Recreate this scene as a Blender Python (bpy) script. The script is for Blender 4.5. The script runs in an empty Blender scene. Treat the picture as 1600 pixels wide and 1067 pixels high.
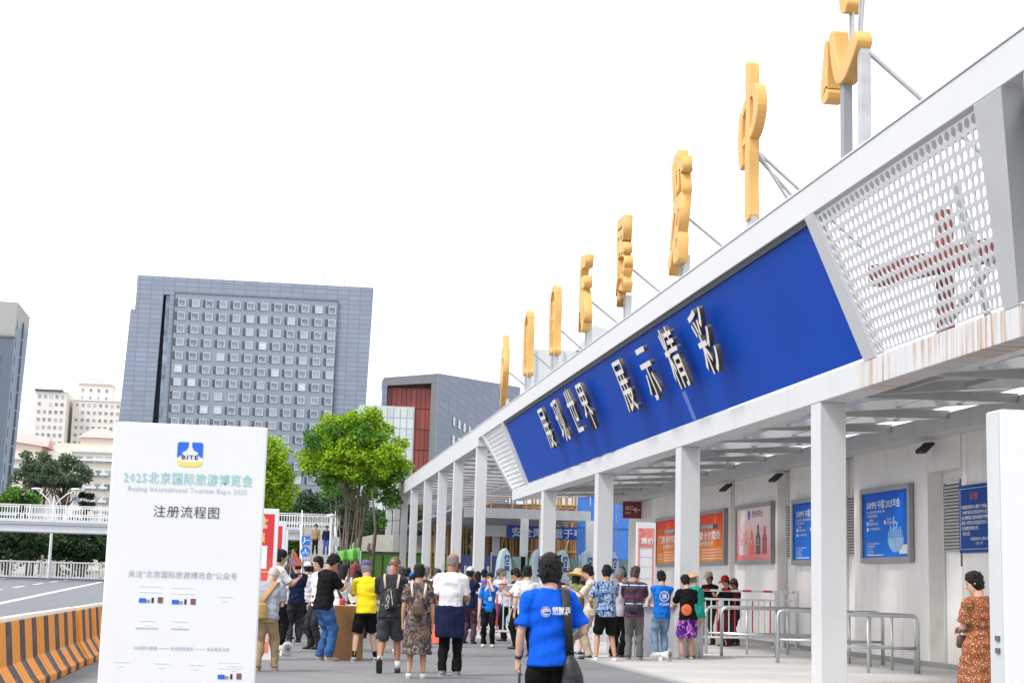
import bpy, math, random
import numpy as np
from mathutils import Vector, Matrix, Euler
from math import sin, cos, pi, radians, tan, hypot, atan2
random.seed(7); RNG = np.random.default_rng(7)
S = bpy.context.scene
COL = S.collection

# ---------------------------------------------------------------- camera
PITCH, ROLL, YAW, EYE = radians(8.8), radians(1.56), radians(8.4), 1.35
fwd = Vector((sin(YAW)*cos(PITCH), cos(YAW)*cos(PITCH), sin(PITCH)))
rt0 = Vector((cos(YAW), -sin(YAW), 0)); up0 = rt0.cross(fwd)
rt = cos(ROLL)*rt0 + sin(ROLL)*up0; upv = -sin(ROLL)*rt0 + cos(ROLL)*up0
cam = bpy.data.cameras.new('camera'); camo = bpy.data.objects.new('camera', cam); COL.objects.link(camo)
camo.matrix_world = Matrix(((rt.x, upv.x, -fwd.x, 0), (rt.y, upv.y, -fwd.y, 0), (rt.z, upv.z, -fwd.z, EYE), (0, 0, 0, 1)))
cam.sensor_width = 36; cam.lens = 2450/1600*36; cam.clip_start = .1; cam.clip_end = 6000
S.camera = camo

# ---------------------------------------------------------------- sky, sun, exposure
SUN_EL, SUN_AZ = radians(52), radians(-118)          # azimuth from +Y, clockwise seen from above
w = bpy.data.worlds.new('World'); S.world = w; w.use_nodes = True
nt = w.node_tree; bg = nt.nodes['Background']
sky = nt.nodes.new('ShaderNodeTexSky'); sky.sky_type = 'NISHITA'; sky.sun_disc = False
sky.sun_elevation = SUN_EL; sky.sun_rotation = SUN_AZ; sky.air_density = 1.0; sky.dust_density = 4.0; sky.ozone_density = 1.0
hs = nt.nodes.new('ShaderNodeHueSaturation'); hs.inputs['Saturation'].default_value = .16
mx = nt.nodes.new('ShaderNodeMixRGB'); mx.inputs[0].default_value = .72; mx.inputs[2].default_value = (10.6, 10.9, 11.4, 1)
nt.links.new(sky.outputs[0], hs.inputs['Color']); nt.links.new(hs.outputs[0], mx.inputs[1]); nt.links.new(mx.outputs[0], bg.inputs[0])
bg.inputs[1].default_value = .10
sl = bpy.data.lights.new('sun', 'SUN'); sl.energy = 1.5; sl.angle = radians(11); sl.color = (1, .96, .9)
so = bpy.data.objects.new('sun', sl); COL.objects.link(so)
sd = Vector((sin(SUN_AZ)*cos(SUN_EL), cos(SUN_AZ)*cos(SUN_EL), sin(SUN_EL)))
so.rotation_euler = sd.to_track_quat('Z', 'Y').to_euler(); so.location = sd*60
S.view_settings.view_transform = 'Standard'; S.view_settings.look = 'None'; S.view_settings.gamma = 1
S.view_settings.exposure = .78

# ---------------------------------------------------------------- materials
MATS = {}
TMP = bpy.data.scenes.new('workbench')      # evaluates modifiers and lettering apart from the big scene
def evaluated(o):
    TMP.collection.objects.link(o); vl = TMP.view_layers[0]; vl.update(); dg = vl.depsgraph; me = bpy.data.meshes.new_from_object(o.evaluated_get(dg), depsgraph=dg); TMP.collection.objects.unlink(o); return me
def mat(name, col, rough=.6, metal=0, var=0, vscale=3, bump=0, bscale=20, spec=.5, stretch=None, isl=0, objr=0, fn=None):
    if name in MATS: return MATS[name]
    m = bpy.data.materials.new(name); m.use_nodes = True; n = m.node_tree.nodes; l = m.node_tree.links
    b = n['Principled BSDF']; b.inputs['Base Color'].default_value = (*col, 1); b.inputs['Roughness'].default_value = rough
    b.inputs['Metallic'].default_value = metal; b.inputs['Specular IOR Level'].default_value = spec
    tc = n.new('ShaderNodeTexCoord'); mp = n.new('ShaderNodeMapping'); l.new(tc.outputs['Object'], mp.inputs[0])
    if stretch: mp.inputs['Scale'].default_value = stretch
    src = None
    if var:
        t = n.new('ShaderNodeTexNoise'); t.inputs['Scale'].default_value = vscale; t.inputs['Detail'].default_value = 5; l.new(mp.outputs[0], t.inputs[0])
        r = n.new('ShaderNodeMapRange'); r.inputs[1].default_value = .25; r.inputs[2].default_value = .75; r.inputs[3].default_value = 1-var; r.inputs[4].default_value = 1+var*.6
        l.new(t.outputs[0], r.inputs[0])
        mu = n.new('ShaderNodeVectorMath'); mu.operation = 'MULTIPLY'; mu.inputs[0].default_value = col; l.new(r.outputs[0], mu.inputs[1]); src = mu.outputs[0]
    if isl or objr:
        if isl:
            g = n.new('ShaderNodeNewGeometry'); ro = g.outputs['Random Per Island']; amt = isl
        else:
            g = n.new('ShaderNodeObjectInfo'); ro = g.outputs['Random']; amt = objr
        r = n.new('ShaderNodeMapRange'); r.inputs[3].default_value = 1-amt; r.inputs[4].default_value = 1+amt; l.new(ro, r.inputs[0])
        mu = n.new('ShaderNodeVectorMath'); mu.operation = 'MULTIPLY'
        if src: l.new(src, mu.inputs[0])
        else: mu.inputs[0].default_value = col
        l.new(r.outputs[0], mu.inputs[1]); src = mu.outputs[0]
    if fn: src = fn(n, l, mp, src, b) or src
    if src: l.new(src, b.inputs['Base Color'])
    if bump:
        t = n.new('ShaderNodeTexNoise'); t.inputs['Scale'].default_value = bscale; t.inputs['Detail'].default_value = 4; l.new(mp.outputs[0], t.inputs[0])
        bp = n.new('ShaderNodeBump'); bp.inputs['Strength'].default_value = bump; bp.inputs['Distance'].default_value = .02
        l.new(t.outputs[0], bp.inputs['Height']); l.new(bp.outputs[0], b.inputs['Normal'])
    MATS[name] = m
    return m
def mixc(n, l, fac, a, c):
    m = n.new('ShaderNodeMixRGB'); l.new(fac, m.inputs[0])
    for i, v in ((1, a), (2, c)):
        if isinstance(v, tuple): m.inputs[i].default_value = (*v, 1)
        else: l.new(v, m.inputs[i])
    return m.outputs[0]
def mask(n, l, vec, scale, lo, hi, stretch=None, kind='noise', out=0, detail=4):
    if stretch:
        mp = n.new('ShaderNodeMapping'); mp.inputs['Scale'].default_value = stretch; l.new(vec, mp.inputs[0]); vec = mp.outputs[0]
    t = n.new('ShaderNodeTexNoise' if kind == 'noise' else 'ShaderNodeTexVoronoi'); t.inputs['Scale'].default_value = scale
    if kind == 'noise': t.inputs['Detail'].default_value = detail
    l.new(vec, t.inputs[0])
    r = n.new('ShaderNodeMapRange'); r.inputs[1].default_value = lo; r.inputs[2].default_value = hi; l.new(t.outputs[out], r.inputs[0])
    return r.outputs[0]
def mulm(n, l, a, b):
    m = n.new('ShaderNodeMath'); m.operation = 'MULTIPLY'; l.new(a, m.inputs[0])
    if isinstance(b, float): m.inputs[1].default_value = b
    else: l.new(b, m.inputs[1])
    return m.outputs[0]

# ---------------------------------------------------------------- mesh helpers
class MB:
    def __init__(s): s.v = []; s.f = []
    def add(s, vs, fs):
        o = len(s.v); s.v += [tuple(v) for v in vs]; s.f += [tuple(i+o for i in f) for f in fs]; return s
    def box(s, x0, x1, y0, y1, z0, z1):
        return s.add([(x0,y0,z0),(x1,y0,z0),(x1,y1,z0),(x0,y1,z0),(x0,y0,z1),(x1,y0,z1),(x1,y1,z1),(x0,y1,z1)],
                     [(0,3,2,1),(4,5,6,7),(0,1,5,4),(1,2,6,5),(2,3,7,6),(3,0,4,7)])
    def bar(s, a, b, w, h, side=None):
        a = Vector(a); b = Vector(b); d = (b-a).normalized()
        sd = Vector(side) if side else d.cross(Vector((0,0,1)))
        if sd.length < 1e-4: sd = Vector((1,0,0))
        sd = (sd - d*sd.dot(d)).normalized(); u = sd.cross(d)
        vs = [p+sd*(i*w/2)+u*(j*h/2) for p in (a, b) for i, j in ((-1,-1),(1,-1),(1,1),(-1,1))]
        return s.add(vs, [(0,1,2,3),(7,6,5,4),(0,4,5,1),(1,5,6,2),(2,6,7,3),(3,7,4,0)])
    def tube(s, pts, r, n=8, cap=True):
        pts = [Vector(p) for p in pts]; rs = r if isinstance(r, (list, tuple)) else [r]*len(pts)
        return s.loft(pts, [(q, q) for q in rs], None, n, cap)
    def loft(s, pts, rads, side=None, n=12, cap=True):
        pts = [Vector(p) for p in pts]; N = len(pts); vs = []; prev = Vector(side) if side else None
        for i in range(N):
            d = (pts[min(i+1, N-1)]-pts[max(i-1, 0)]).normalized()
            if side is None and prev is None:
                prev = Vector((1,0,0)) if abs(d.x) < .9 else Vector((0,1,0))
            sd = prev - d*prev.dot(d)
            if sd.length < 1e-3: sd = Vector((0,1,0)) - d*d.y
            sd.normalize(); u = d.cross(sd)
            if side is None: prev = sd
            for k in range(n):
                a = 2*pi*k/n; vs.append(pts[i]+sd*(rads[i][0]*cos(a))+u*(rads[i][1]*sin(a)))
        fs = [(i*n+k, i*n+(k+1) % n, (i+1)*n+(k+1) % n, (i+1)*n+k) for i in range(N-1) for k in range(n)]
        if cap:
            c0 = len(vs); vs += [pts[0], pts[-1]]
            fs += [(c0, (k+1) % n, k) for k in range(n)]
            fs += [(c0+1, (N-1)*n+k, (N-1)*n+(k+1) % n) for k in range(n)]
        return s.add(vs, fs)
    def prism(s, poly, z0, z1):       # polygon in XY, CCW
        n = len(poly); vs = [(x, y, z0) for x, y in poly]+[(x, y, z1) for x, y in poly]
        return s.add(vs, [tuple(range(n-1, -1, -1)), tuple(range(n, 2*n))]+[(i, (i+1) % n, n+(i+1) % n, n+i) for i in range(n)])
    def slab(s, pts, off):           # extruded polygon by vector
        pts = [Vector(p) for p in pts]; off = Vector(off); n = len(pts)
        nrm = sum(((pts[i]-pts[0]).cross(pts[(i+1) % n]-pts[0]) for i in range(1, n-1)), Vector())
        if nrm.dot(off) > 0: pts = pts[::-1]
        vs = pts+[p+off for p in pts]
        return s.add(vs, [tuple(range(n)), tuple(range(2*n-1, n-1, -1))]+[(i, n+i, n+(i+1) % n, (i+1) % n) for i in range(n)])
    def ell(s, c, r, n=12, m=7):
        c = Vector(c); vs = [c+Vector((0,0,-r[2]))]
        for j in range(1, m):
            t = -pi/2+pi*j/m
            for k in range(n): a = 2*pi*k/n; vs.append(c+Vector((r[0]*cos(t)*cos(a), r[1]*cos(t)*sin(a), r[2]*sin(t))))
        vs.append(c+Vector((0,0,r[2]))); fs = [(0, 1+(k+1) % n, 1+k) for k in range(n)]
        for j in range(m-2): fs += [(1+j*n+k, 1+j*n+(k+1) % n, 1+(j+1)*n+(k+1) % n, 1+(j+1)*n+k) for k in range(n)]
        e = len(vs)-1; fs += [(e, 1+(m-2)*n+k, 1+(m-2)*n+(k+1) % n) for k in range(n)]
        return s.add(vs, fs)
    def mesh(s, name, m=None, smooth=False):
        me = bpy.data.meshes.new(name); me.from_pydata(s.v, [], s.f)
        if m: me.materials.append(m)
        if smooth: me.shade_smooth()
        me.update(); return me
    def build(s, name, m, parent=None, smooth=False, bevel=0, world=True):
        return link(s.mesh(name, m, smooth), name, parent, bevel, world)
def rootmat(o):
    M = Matrix()
    while o: M = Matrix.LocRotScale(o.location, o.rotation_euler, o.scale) @ M; o = o.parent
    return M
def link(me, name, parent=None, bevel=0, world=True):
    if parent and world: me.transform(rootmat(parent).inverted())
    o = bpy.data.objects.new(name, me); COL.objects.link(o); o.parent = parent
    if bevel:
        b = o.modifiers.new('b', 'BEVEL'); b.width = bevel; b.segments = 2; b.limit_method = 'ANGLE'
    return o
def thing(name, label, cat, loc=(0,0,0), rotz=0, group=None):
    o = bpy.data.objects.new(name, None); COL.objects.link(o); o.location = loc; o.rotation_euler = (0,0,rotz); o.empty_display_size = .2
    o['label'] = label; o['category'] = cat
    if group: o['group'] = group
    return o
def tag(o, label, cat, group=None):
    o['label'] = label; o['category'] = cat
    if group: o['group'] = group
    return o
def single(mb, name, m, label, cat, loc, rotz=0, group=None, smooth=False, bevel=0):
    """one-mesh thing whose mesh is written in world space; its origin is put at its base"""
    me = mb.mesh(name, m, smooth); me.transform(Matrix.LocRotScale(Vector(loc), Euler((0,0,rotz)), None).inverted())
    o = link(me, name, None, bevel, False); o.location = loc; o.rotation_euler = (0,0,rotz)
    return tag(o, label, cat, group)
def structure(o): o['kind'] = 'structure'; return o
def stuff(o): o['kind'] = 'stuff'; return o
def clone(o, parent=None):
    c = o.copy(); COL.objects.link(c); c.parent = parent
    for ch in list(o.children): clone(ch, c)
    return c
TXC = {}
def text(body, size, m, parent, org, u, v, extrude=0, offset=0, align='LEFT', name='lettering', sx=1, off_n=.004, depth0=0, spacing=1):
    """flat or raised lettering: org = world point, u/v = reading and up directions"""
    cu = bpy.data.curves.new('t', 'FONT'); cu.body = body; cu.size = 1; cu.align_x = align; cu.extrude = extrude/size; cu.offset = offset
    cu.resolution_u = 3 if extrude else 1; cu.space_character = spacing
    o = bpy.data.objects.new('t', cu); me = evaluated(o); bpy.data.objects.remove(o); bpy.data.curves.remove(cu)
    u = Vector(u).normalized(); v = Vector(v); v = (v-u*v.dot(u)).normalized(); nn = u.cross(v)
    M = Matrix(((u.x*size*sx, v.x*size, nn.x*size, 0), (u.y*size*sx, v.y*size, nn.y*size, 0), (u.z*size*sx, v.z*size, nn.z*size, 0), (0,0,0,1)))
    me.transform(Matrix.Translation(Vector(org)+nn*(off_n+extrude)) @ M); me.materials.clear(); me.materials.append(m)
    return link(me, name, parent)

white_paint = mat('white_paint', (.575,.585,.60), .45, var=.06, vscale=1.5, bump=.05, bscale=6)
def grime(n, l, mp, src, b):
    g = mask(n, l, mp.outputs[0], 1.2, .45, .8, (1,.6,1)); c = mixc(n, l, mulm(n, l, g, .35), (.575,.585,.60), (.52,.52,.50))
    st = mask(n, l, mp.outputs[0], 2.2, .56, .70, (.3, 3.2, .35)); return mixc(n, l, mulm(n, l, st, .16), c, (.46,.44,.40))
old_white = mat('weathered_white_paint', (.575,.585,.60), .5, bump=.08, bscale=5, fn=grime)
def rusty(n, l, mp, src, b):
    c = grime(n, l, mp, src, b)
    st = mask(n, l, mp.outputs[0], 4.0, .47, .62, (.1, 4.0, .13)); bl = mask(n, l, mp.outputs[0], .9, .35, .55)
    s = n.new('ShaderNodeSeparateXYZ'); l.new(mp.outputs[0], s.inputs[0]); yy = n.new('ShaderNodeMapRange'); yy.inputs[1].default_value = 6.2; yy.inputs[2].default_value = 5.0; l.new(s.outputs[1], yy.inputs[0])
    return mixc(n, l, mulm(n, l, mulm(n, l, mulm(n, l, st, bl), yy.outputs[0]), .95), c, (.40,.21,.08))
rust_white = mat('rust_streaked_white_paint', (.575,.585,.60), .5, fn=rusty)
grey_paint = mat('grey_painted_steel', (.42,.44,.45), .5, var=.15, vscale=2)
light_grey = mat('light_grey_steel', (.55,.57,.58), .4, var=.1, vscale=2)
dark_grey = mat('dark_grey_metal', (.10,.105,.11), .5)
steel = mat('stainless_steel', (.55,.57,.58), .3, .8, var=.08)
black_plastic = mat('black_plastic', (.02,.02,.022), .4)
gold = mat('gold_paint', (.72,.41,.12), .5, var=.14, vscale=2.5, stretch=(1,1,.5), bump=.05)
glass_m = mat('window_glass', (.10,.13,.16), .12, spec=.8, objr=.3)

# ================================================================ GROUND
def asph(n, l, mp, src, b):
    a = mask(n, l, mp.outputs[0], .35, .3, .7); c = mixc(n, l, a, (.125,.127,.135), (.20,.20,.205))
    s = mask(n, l, mp.outputs[0], .9, .56, .66, detail=8); c = mixc(n, l, mulm(n, l, s, .55), c, (.10,.10,.103)); s2 = mask(n, l, mp.outputs[0], 5, .66, .69, detail=3); c = mixc(n, l, mulm(n, l, s2, .5), c, (.07,.07,.07))
    g = mask(n, l, mp.outputs[0], 90, .3, .7, detail=2); return mixc(n, l, mulm(n, l, g, .35), c, (.24,.24,.24))
asphalt = mat('asphalt', (.16,.16,.17), .85, bump=.4, bscale=70, fn=asph)
def pav(n, l, mp, src, b):
    a = mask(n, l, mp.outputs[0], .6, .3, .7); c = mixc(n, l, a, (.44,.425,.40), (.54,.525,.50))
    s = mask(n, l, mp.outputs[0], 1.6, .56, .7, detail=6); return mixc(n, l, mulm(n, l, s, .45), c, (.26,.25,.23))
paving_m = mat('pale_concrete_paving', (.4,.39,.37), .7, bump=.2, bscale=40, fn=pav)
soil = mat('park_soil', (.07,.08,.04), .9, var=.3)
gb = MB().add([(-1500,-60,-.02),(1500,-60,-.02),(1500,2500,-.02),(-1500,2500,-.02)], [(0,1,2,3)])
structure(gb.build('ground', mat('far_ground', (.11,.115,.10), .9, var=.2, vscale=.1)))
structure(MB().add([(-3.15,-30,0),(60,-30,0),(60,200,0),(-3.15,200,0)], [(0,1,2,3)]).build('plaza_asphalt', asphalt))
# light paving strip under the gate: slabs
pj = mat('pavement_joint_grit', (.17,.165,.15), .9)
structure(MB().add([(6.05,-10,.004),(13.0,-10,.004),(13.0,62,.004),(6.05,62,.004)], [(0,1,2,3)]).build('pavement_bed', pj))
pv = thing('pavement', 'pale slabs', 'x'); del pv['label']; del pv['category']; structure(pv)
slab_me = MB().box(-.594,.594,-1.194,1.194,0,.012).mesh('slab', paving_m)
for i in range(4):
    for j in range(14):
        o = bpy.data.objects.new('slab', slab_me); COL.objects.link(o); o.parent = pv; o.scale = (1.4, 1, 1)
        o.location = (6.9+i*1.68, 21.5+j*2.4, .006+random.uniform(-.001,.002))
# kerb stones along the slab edge
ks_me = MB().box(-.07,.07,-.59,.59,0,.03).mesh('kerb_stone', mat('kerb_concrete', (.4,.4,.39), .8, var=.15, vscale=6))
for j in range(40):
    o = bpy.data.objects.new('kerb_stone', ks_me); COL.objects.link(o); o.parent = pv; o.location = (5.98, 17+j*1.2, .0)
# the public road left of the barrier climbs gently towards the footbridge
def roadz(y): return max(0, min(1, (y-22)/80))*.93
ys = [-60,0,22,30,40,55,70,85,102,140,400]
rv = [(x, y, roadz(y)-.004 if x == 200 else roadz(y)+.006) for y in ys for x in (-400,-3.2)]
structure(MB().add(rv, [(2*i, 2*i+1, 2*i+3, 2*i+2) for i in range(len(ys)-1)]).build('road', mat('road_asphalt', (.17,.18,.20), .85, var=.12, vscale=.5, bump=.3, bscale=60)))
lane_w = mat('lane_paint', (.7,.7,.7), .6, var=.2, vscale=4)
def lane(x0, y0, x1, y1, wd, name='lane_marking'):
    n = 10; vs = []
    for i in range(n+1):
        y = y0+(y1-y0)*i/n; x = x0+(x1-x0)*i/n; vs += [(x-wd/2, y, roadz(y)+.012), (x+wd/2, y, roadz(y)+.012)]
    return structure(MB().add(vs, [(2*i, 2*i+1, 2*i+3, 2*i+2) for i in range(n)]).build(name, lane_w))
lane(-6.9, 10, -9.75, 95, .28)
for k in range(9): lane(-10.1-k*.27, 34+k*8, -10.22-k*.27, 38+k*8, .2)
for k in range(9): lane(-13.5-k*.27, 31+k*8, -13.62-k*.27, 35+k*8, .2)
lane(-17.6, 40, -19.4, 99, .25)

# ================================================================ ENTRANCE GATE
TX, TZ0, TZ1 = 7.15, 6.52, 6.95       # top beam plane (road side)
LX, LZ0, LZ1 = 8.0, 4.18, 4.56        # low beam
gate = thing('entrance_canopy', 'long white steel exhibition gate with rows of square columns, blue board and perforated end panels', 'gate', (7.2, 15, 0))
MB().box(TX-.02, TX+.42, 9.0, 56.0, TZ0, TZ1).build('upper_beam', old_white, gate, bevel=.01)
MB().box(TX-.02, TX+.42, 56.0, 103.5, TZ0-.28, TZ1).build('upper_beam', old_white, gate, bevel=.01)
MB().box(LX, LX+.42, 15.97, 53.2, LZ0, LZ1).build('lower_beam', rust_white, gate, bevel=.01)
MB().box(TX-.035, TX+.06, 9.0, 103.5, TZ1, TZ1+.03).build('beam_flashing', white_paint, gate)
colm = MB().box(0, .40, 0, .43, 0, LZ0).mesh('column', white_paint)
base_me = MB().box(-.03, .43, -.03, .46, 0, .03).mesh('column_base', grey_paint)
for y in (22.43, 30.6, 38.75, 46.85):
    o = link(colm, 'column', gate, .008, False); o.location = (LX+.01-7.2, y-15, 0)
    b = link(base_me, 'base_plate', o, 0, False)
colt = MB().box(0, .38, 0, .40, 0, TZ0-.28).mesh('column', white_paint)
colt2 = MB().box(0, .38, 0, .40, 0, TZ0).mesh('column', white_paint)
for y in (56.3, 63.5, 69.5, 76.1, 83.6, 89.9, 95.6, 101.9):
    o = link(colt, 'column', gate, .008, False); o.location = (TX-7.2, y-15, 0)
    b = link(base_me, 'base_plate', o, 0, False)
for y in (13.7, 9.3):
    o = link(colt2, 'column', gate, .008, False); o.location = (TX-7.2, y-15, 0)
# inner row of columns further under the roof
coli = MB().box(0, .32, 0, .32, 0, 4.3).mesh('inner_column', light_grey)
for x, y in ((11.0, 70), (10.5, 62), (12.9, 62), (11.0, 79), (14.0, 70), (11.2, 86)):
    o = link(coli, 'inner_column', gate, 0, False); o.location = (x-7.2, y-15, 0)
# inclined plane of the board: bottom at (LX, LZ1), top at (TX, TZ0)
def bp(y, s, n=0):   # s 0..1 from bottom to top, n outwards
    d = Vector((TX-LX, 0, TZ0-LZ1)); nn = Vector((-(TZ0-LZ1), 0, TX-LX)).normalized()
    return Vector((LX, y, LZ1))+d*s+nn*n
BN = Vector((-(TZ0-LZ1), 0, TX-LX)).normalized(); BV = Vector((TX-LX, 0, TZ0-LZ1)).normalized(); BL = hypot(TX-LX, TZ0-LZ1)
blue_board = mat('royal_blue_sheet', (.001,.062,.44), .5, spec=.12, var=.10, vscale=.35, bump=.03, bscale=1.5)
MB().slab([bp(20.62,.012,-.04), bp(49.85,.012,-.04), bp(49.85,.99,-.04), bp(20.62,.99,-.04)], BN*-.05).build('blue_board', blue_board, gate)
# faint sheet joints as recessed seams
for k in range(9):
    y = 23.5+k*3.0
    MB().slab([bp(y,.012,-.0385), bp(y+.015,.012,-.0385), bp(y+.015,.985,-.0385), bp(y,.985,-.0385)], BN*-.004).build('board_seam', mat('seam_blue', (.006,.04,.33), .5), gate)
MB().slab([bp(29.45,.02,-.034), bp(29.7,.02,-.034), bp(29.7,.30,-.034), bp(29.45,.30,-.034)], BN*-.003).build('patch', mat('pale_blue_tape', (.10,.19,.55), .5), gate)
board_edge = mat('dark_board_edge', (.05,.055,.07), .5)
MB().slab([bp(20.62,.955,0.0), bp(49.85,.955,0.0), bp(49.85,.99,0.0), bp(20.62,.99,0.0)], BN*-.035).build('board_lip', board_edge, gate)
def strut(y0, y1, y0t, y1t, name='end_frame', m=old_white, th=.14):
    MB().slab([bp(y0,0,.02), bp(y1,0,.02), bp(y1t,1,.02), bp(y0t,1,.02)], BN*-th).build(name, m, gate, bevel=.006)
strut(20.15, 20.6, 20.25, 20.6)
strut(49.88, 50.3, 49.88, 50.3)
strut(15.97, 16.35, 14.55, 15.2, m=white_paint, th=.3)
strut(53.0, 53.4, 54.7, 55.1, m=white_paint, th=.3)
MB().slab([(LX+.25,15.99,LZ1),(LX+.35,15.99,LZ1),(TX+.6,14.58,TZ0),(TX+.3,14.58,TZ0)], (0,.2,0)).build('end_frame', grey_paint, gate)
MB().slab([(LX+.42,15.97,LZ0),(13.5,15.97,LZ0+.35),(13.5,15.97,LZ0+.75),(LX+.42,15.97,LZ1)], (0,.25,0)).build('end_beam', white_paint, gate)
MB().slab([(TX+.3,14.6,LZ1+.3),(TX+1.2,14.6,LZ1+.3),(TX+1.2,14.6,TZ0),(TX+.3,14.6,TZ0)], (0,.1,0)).build('end_wall', grey_paint, gate)
# perforated panels with real round holes
perf_m = mat('perforated_white_sheet', (.66,.67,.69), .5, var=.06)
def perforated(ya0, yb0, ya1, yb1, cols, rows, name='perforated_panel'):
    mb = MB(); K = 12
    for r in range(rows):
        for c in range(cols):
            def P(fu, fs):
                s = (r+fs)/rows; t = (c+fu)/cols; return bp((ya0+(yb0-ya0)*t)*(1-s)+(ya1+(yb1-ya1)*t)*s, s*.965+.012, -.02)
            sq = []; ci = []
            ox = .0
            for k in range(K):
                a = 2*pi*(k+.5)/K; cx, cy = cos(a), sin(a); q = max(abs(cx), abs(cy))
                sq.append(P(.5+.5*cx/q, .5+.5*cy/q)); ci.append(P(5*.1+.38*cx, .5+.38*cy))
            mb.add(sq+ci, [(k, (k+1) % K, K+(k+1) % K, K+k) for k in range(K)])
    o = mb.build(name, perf_m, gate)
    m = o.modifiers.new('t', 'SOLIDIFY'); m.thickness = .014
    return o
perforated(16.38, 20.13, 15.22, 20.24, 29, 14)
perforated(50.32, 52.98, 50.32, 54.68, 20, 13)
# back frame seen through the panel
for a, b in (((8.9,16.8,LZ1),(8.6,16.2,TZ0)), ((8.9,18.5,LZ1),(8.4,18.4,TZ0)), ((8.6,20,LZ1),(8.4,15.5,TZ0-.4))):
    MB().bar(a, b, .07, .07).build('back_strut', grey_paint, gate)
redbrown = mat('red_oxide_steel', (.25,.06,.04), .6, var=.2)
MB().bar((10.2,18.7,4.8),(10.2,18.7,6.6),.3,.3).build('red_oxide_post', redbrown, gate)
MB().bar((8.9,22.5,6.15),(10.6,18.4,6.2),.25,.3).build('red_oxide_beam', redbrown, gate)
MB().bar((9.6,21.5,4.8),(9.6,21.5,7.0),.2,.2).build('red_oxide_post', redbrown, gate)

# roof over the passage: near part = folded triangular lattice, far part = straight slats
slat_m = mat('roof_slat_paint', (.44,.44,.445), .5, var=.12, vscale=2)
zl = 4.62
MB().box(12.49, 18.5, 16, 56, 4.362, 4.5).build('wall_capping', grey_paint, gate); MB().box(12.05, 12.487, 16, 56, 4.33, 4.66).build('wall_plate_beam', light_grey, gate)
for k in range(14):
    y = 17.5+k*2.7
    a = (LX+.42, y, 4.40); b = (12.05, y+1.35, 4.62); c = (LX+.42, y+2.7, 4.40)
    MB().bar(a, b, .09, .15).build('roof_diagonal', slat_m, gate); MB().bar(b, c, .09, .15).build('roof_diagonal', slat_m, gate)
    for f in (.25, .5, .75):
        p = Vector(a).lerp(Vector(b), f); q = Vector(c).lerp(Vector(b), f)
        MB().bar(p, q, .05, .08).build('roof_tie', slat_m, gate)
    d_ = Vector((12.05, y+4.05, 4.62)); MB().slab([Vector(b)+Vector((0,0,.16)), d_+Vector((0,0,.16)), Vector(c)+Vector((0,0,.16))], (0,0,.04)).build('roof_sheet', slat_m, gate)
    if k % 5 == 1: MB().slab([Vector(a)+Vector((0,0,.2)), Vector(a).lerp(Vector(b), .5)+Vector((0,0,.2)), Vector(c).lerp(Vector(b), .5)+Vector((0,0,.2)), Vector(c)+Vector((0,0,.2))], (0,0,.03)).build('roof_sheet', grey_paint, gate)
for x in (9.3, 10.7): MB().box(x, x+.09, 16.2, 56, 4.68, 4.86).build('roof_purlin', slat_m, gate)
sl_me = MB().box(0, 6.0, 0, .95, 0, .14).mesh('slat', slat_m)
for k in range(20):
    o = link(sl_me, 'slat', gate, 0, False); o.location = (TX+.42-7.2, 56.2+k*2.35-15, 6.3+random.uniform(-.01,.01))
for x in (9.2, 11.3, 13.5): MB().box(x, x+.14, 54.5, 103, 6.42, 6.7).build('roof_purlin', slat_m, gate)
sl2 = MB().box(0, 7.2, 0, .5, 0, .1).mesh('slat', slat_m)
for k in range(12):
    o = link(sl2, 'slat', gate, 0, False); o.location = (LX+.5-7.2, 48.5+k*1.25-15, 4.95+.0*k)
# enclosed ticket hall behind the far columns: dark soffit and downstand
MB().box(8.0, 14.5, 72, 100, 4.62, 4.72).build('hall_soffit', mat('soffit_grey', (.30,.31,.32), .6, var=.1), gate)
MB().box(8.6, 14.5, 71.7, 71.95, 4.35, 4.8).build('hall_downstand', light_grey, gate)
for k in range(6): MB().box(8.7, 14.4, 74+k*4, 74.2+k*4, 4.35, 4.6).build('hall_beam', grey_paint, gate)

# raised characters on the blue board
chr_face = mat('white_letter_face', (.86,.83,.76), .45, var=.05)
chr_side = mat('dark_letter_return', (.085,.075,.07), .55, var=.3, vscale=5)  # letter sides dark brown and mottled
def raised(body, y, s, size, sx=.74):
    o = text(body, size, chr_face, gate, bp(y, s, .12), (0,-1,0), BV, extrude=.045, offset=.004, align='CENTER', name='character', sx=sx, off_n=0)
    me = o.data; me.materials.append(chr_side)
    for p in me.polygons:
        if abs(p.normal.dot(BN)) < .5: p.material_index = 1
    o['label'] = 'white raised character %s on the blue board' % body
    return o
for ch, y in zip('展现世界', (42.5, 40.4, 38.5, 36.95)): raised(ch, y, .37, 1.30)
for ch, y in zip('展示精彩', (32.75, 30.55, 28.5, 26.35)): raised(ch, y, .37, 1.30)

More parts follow.
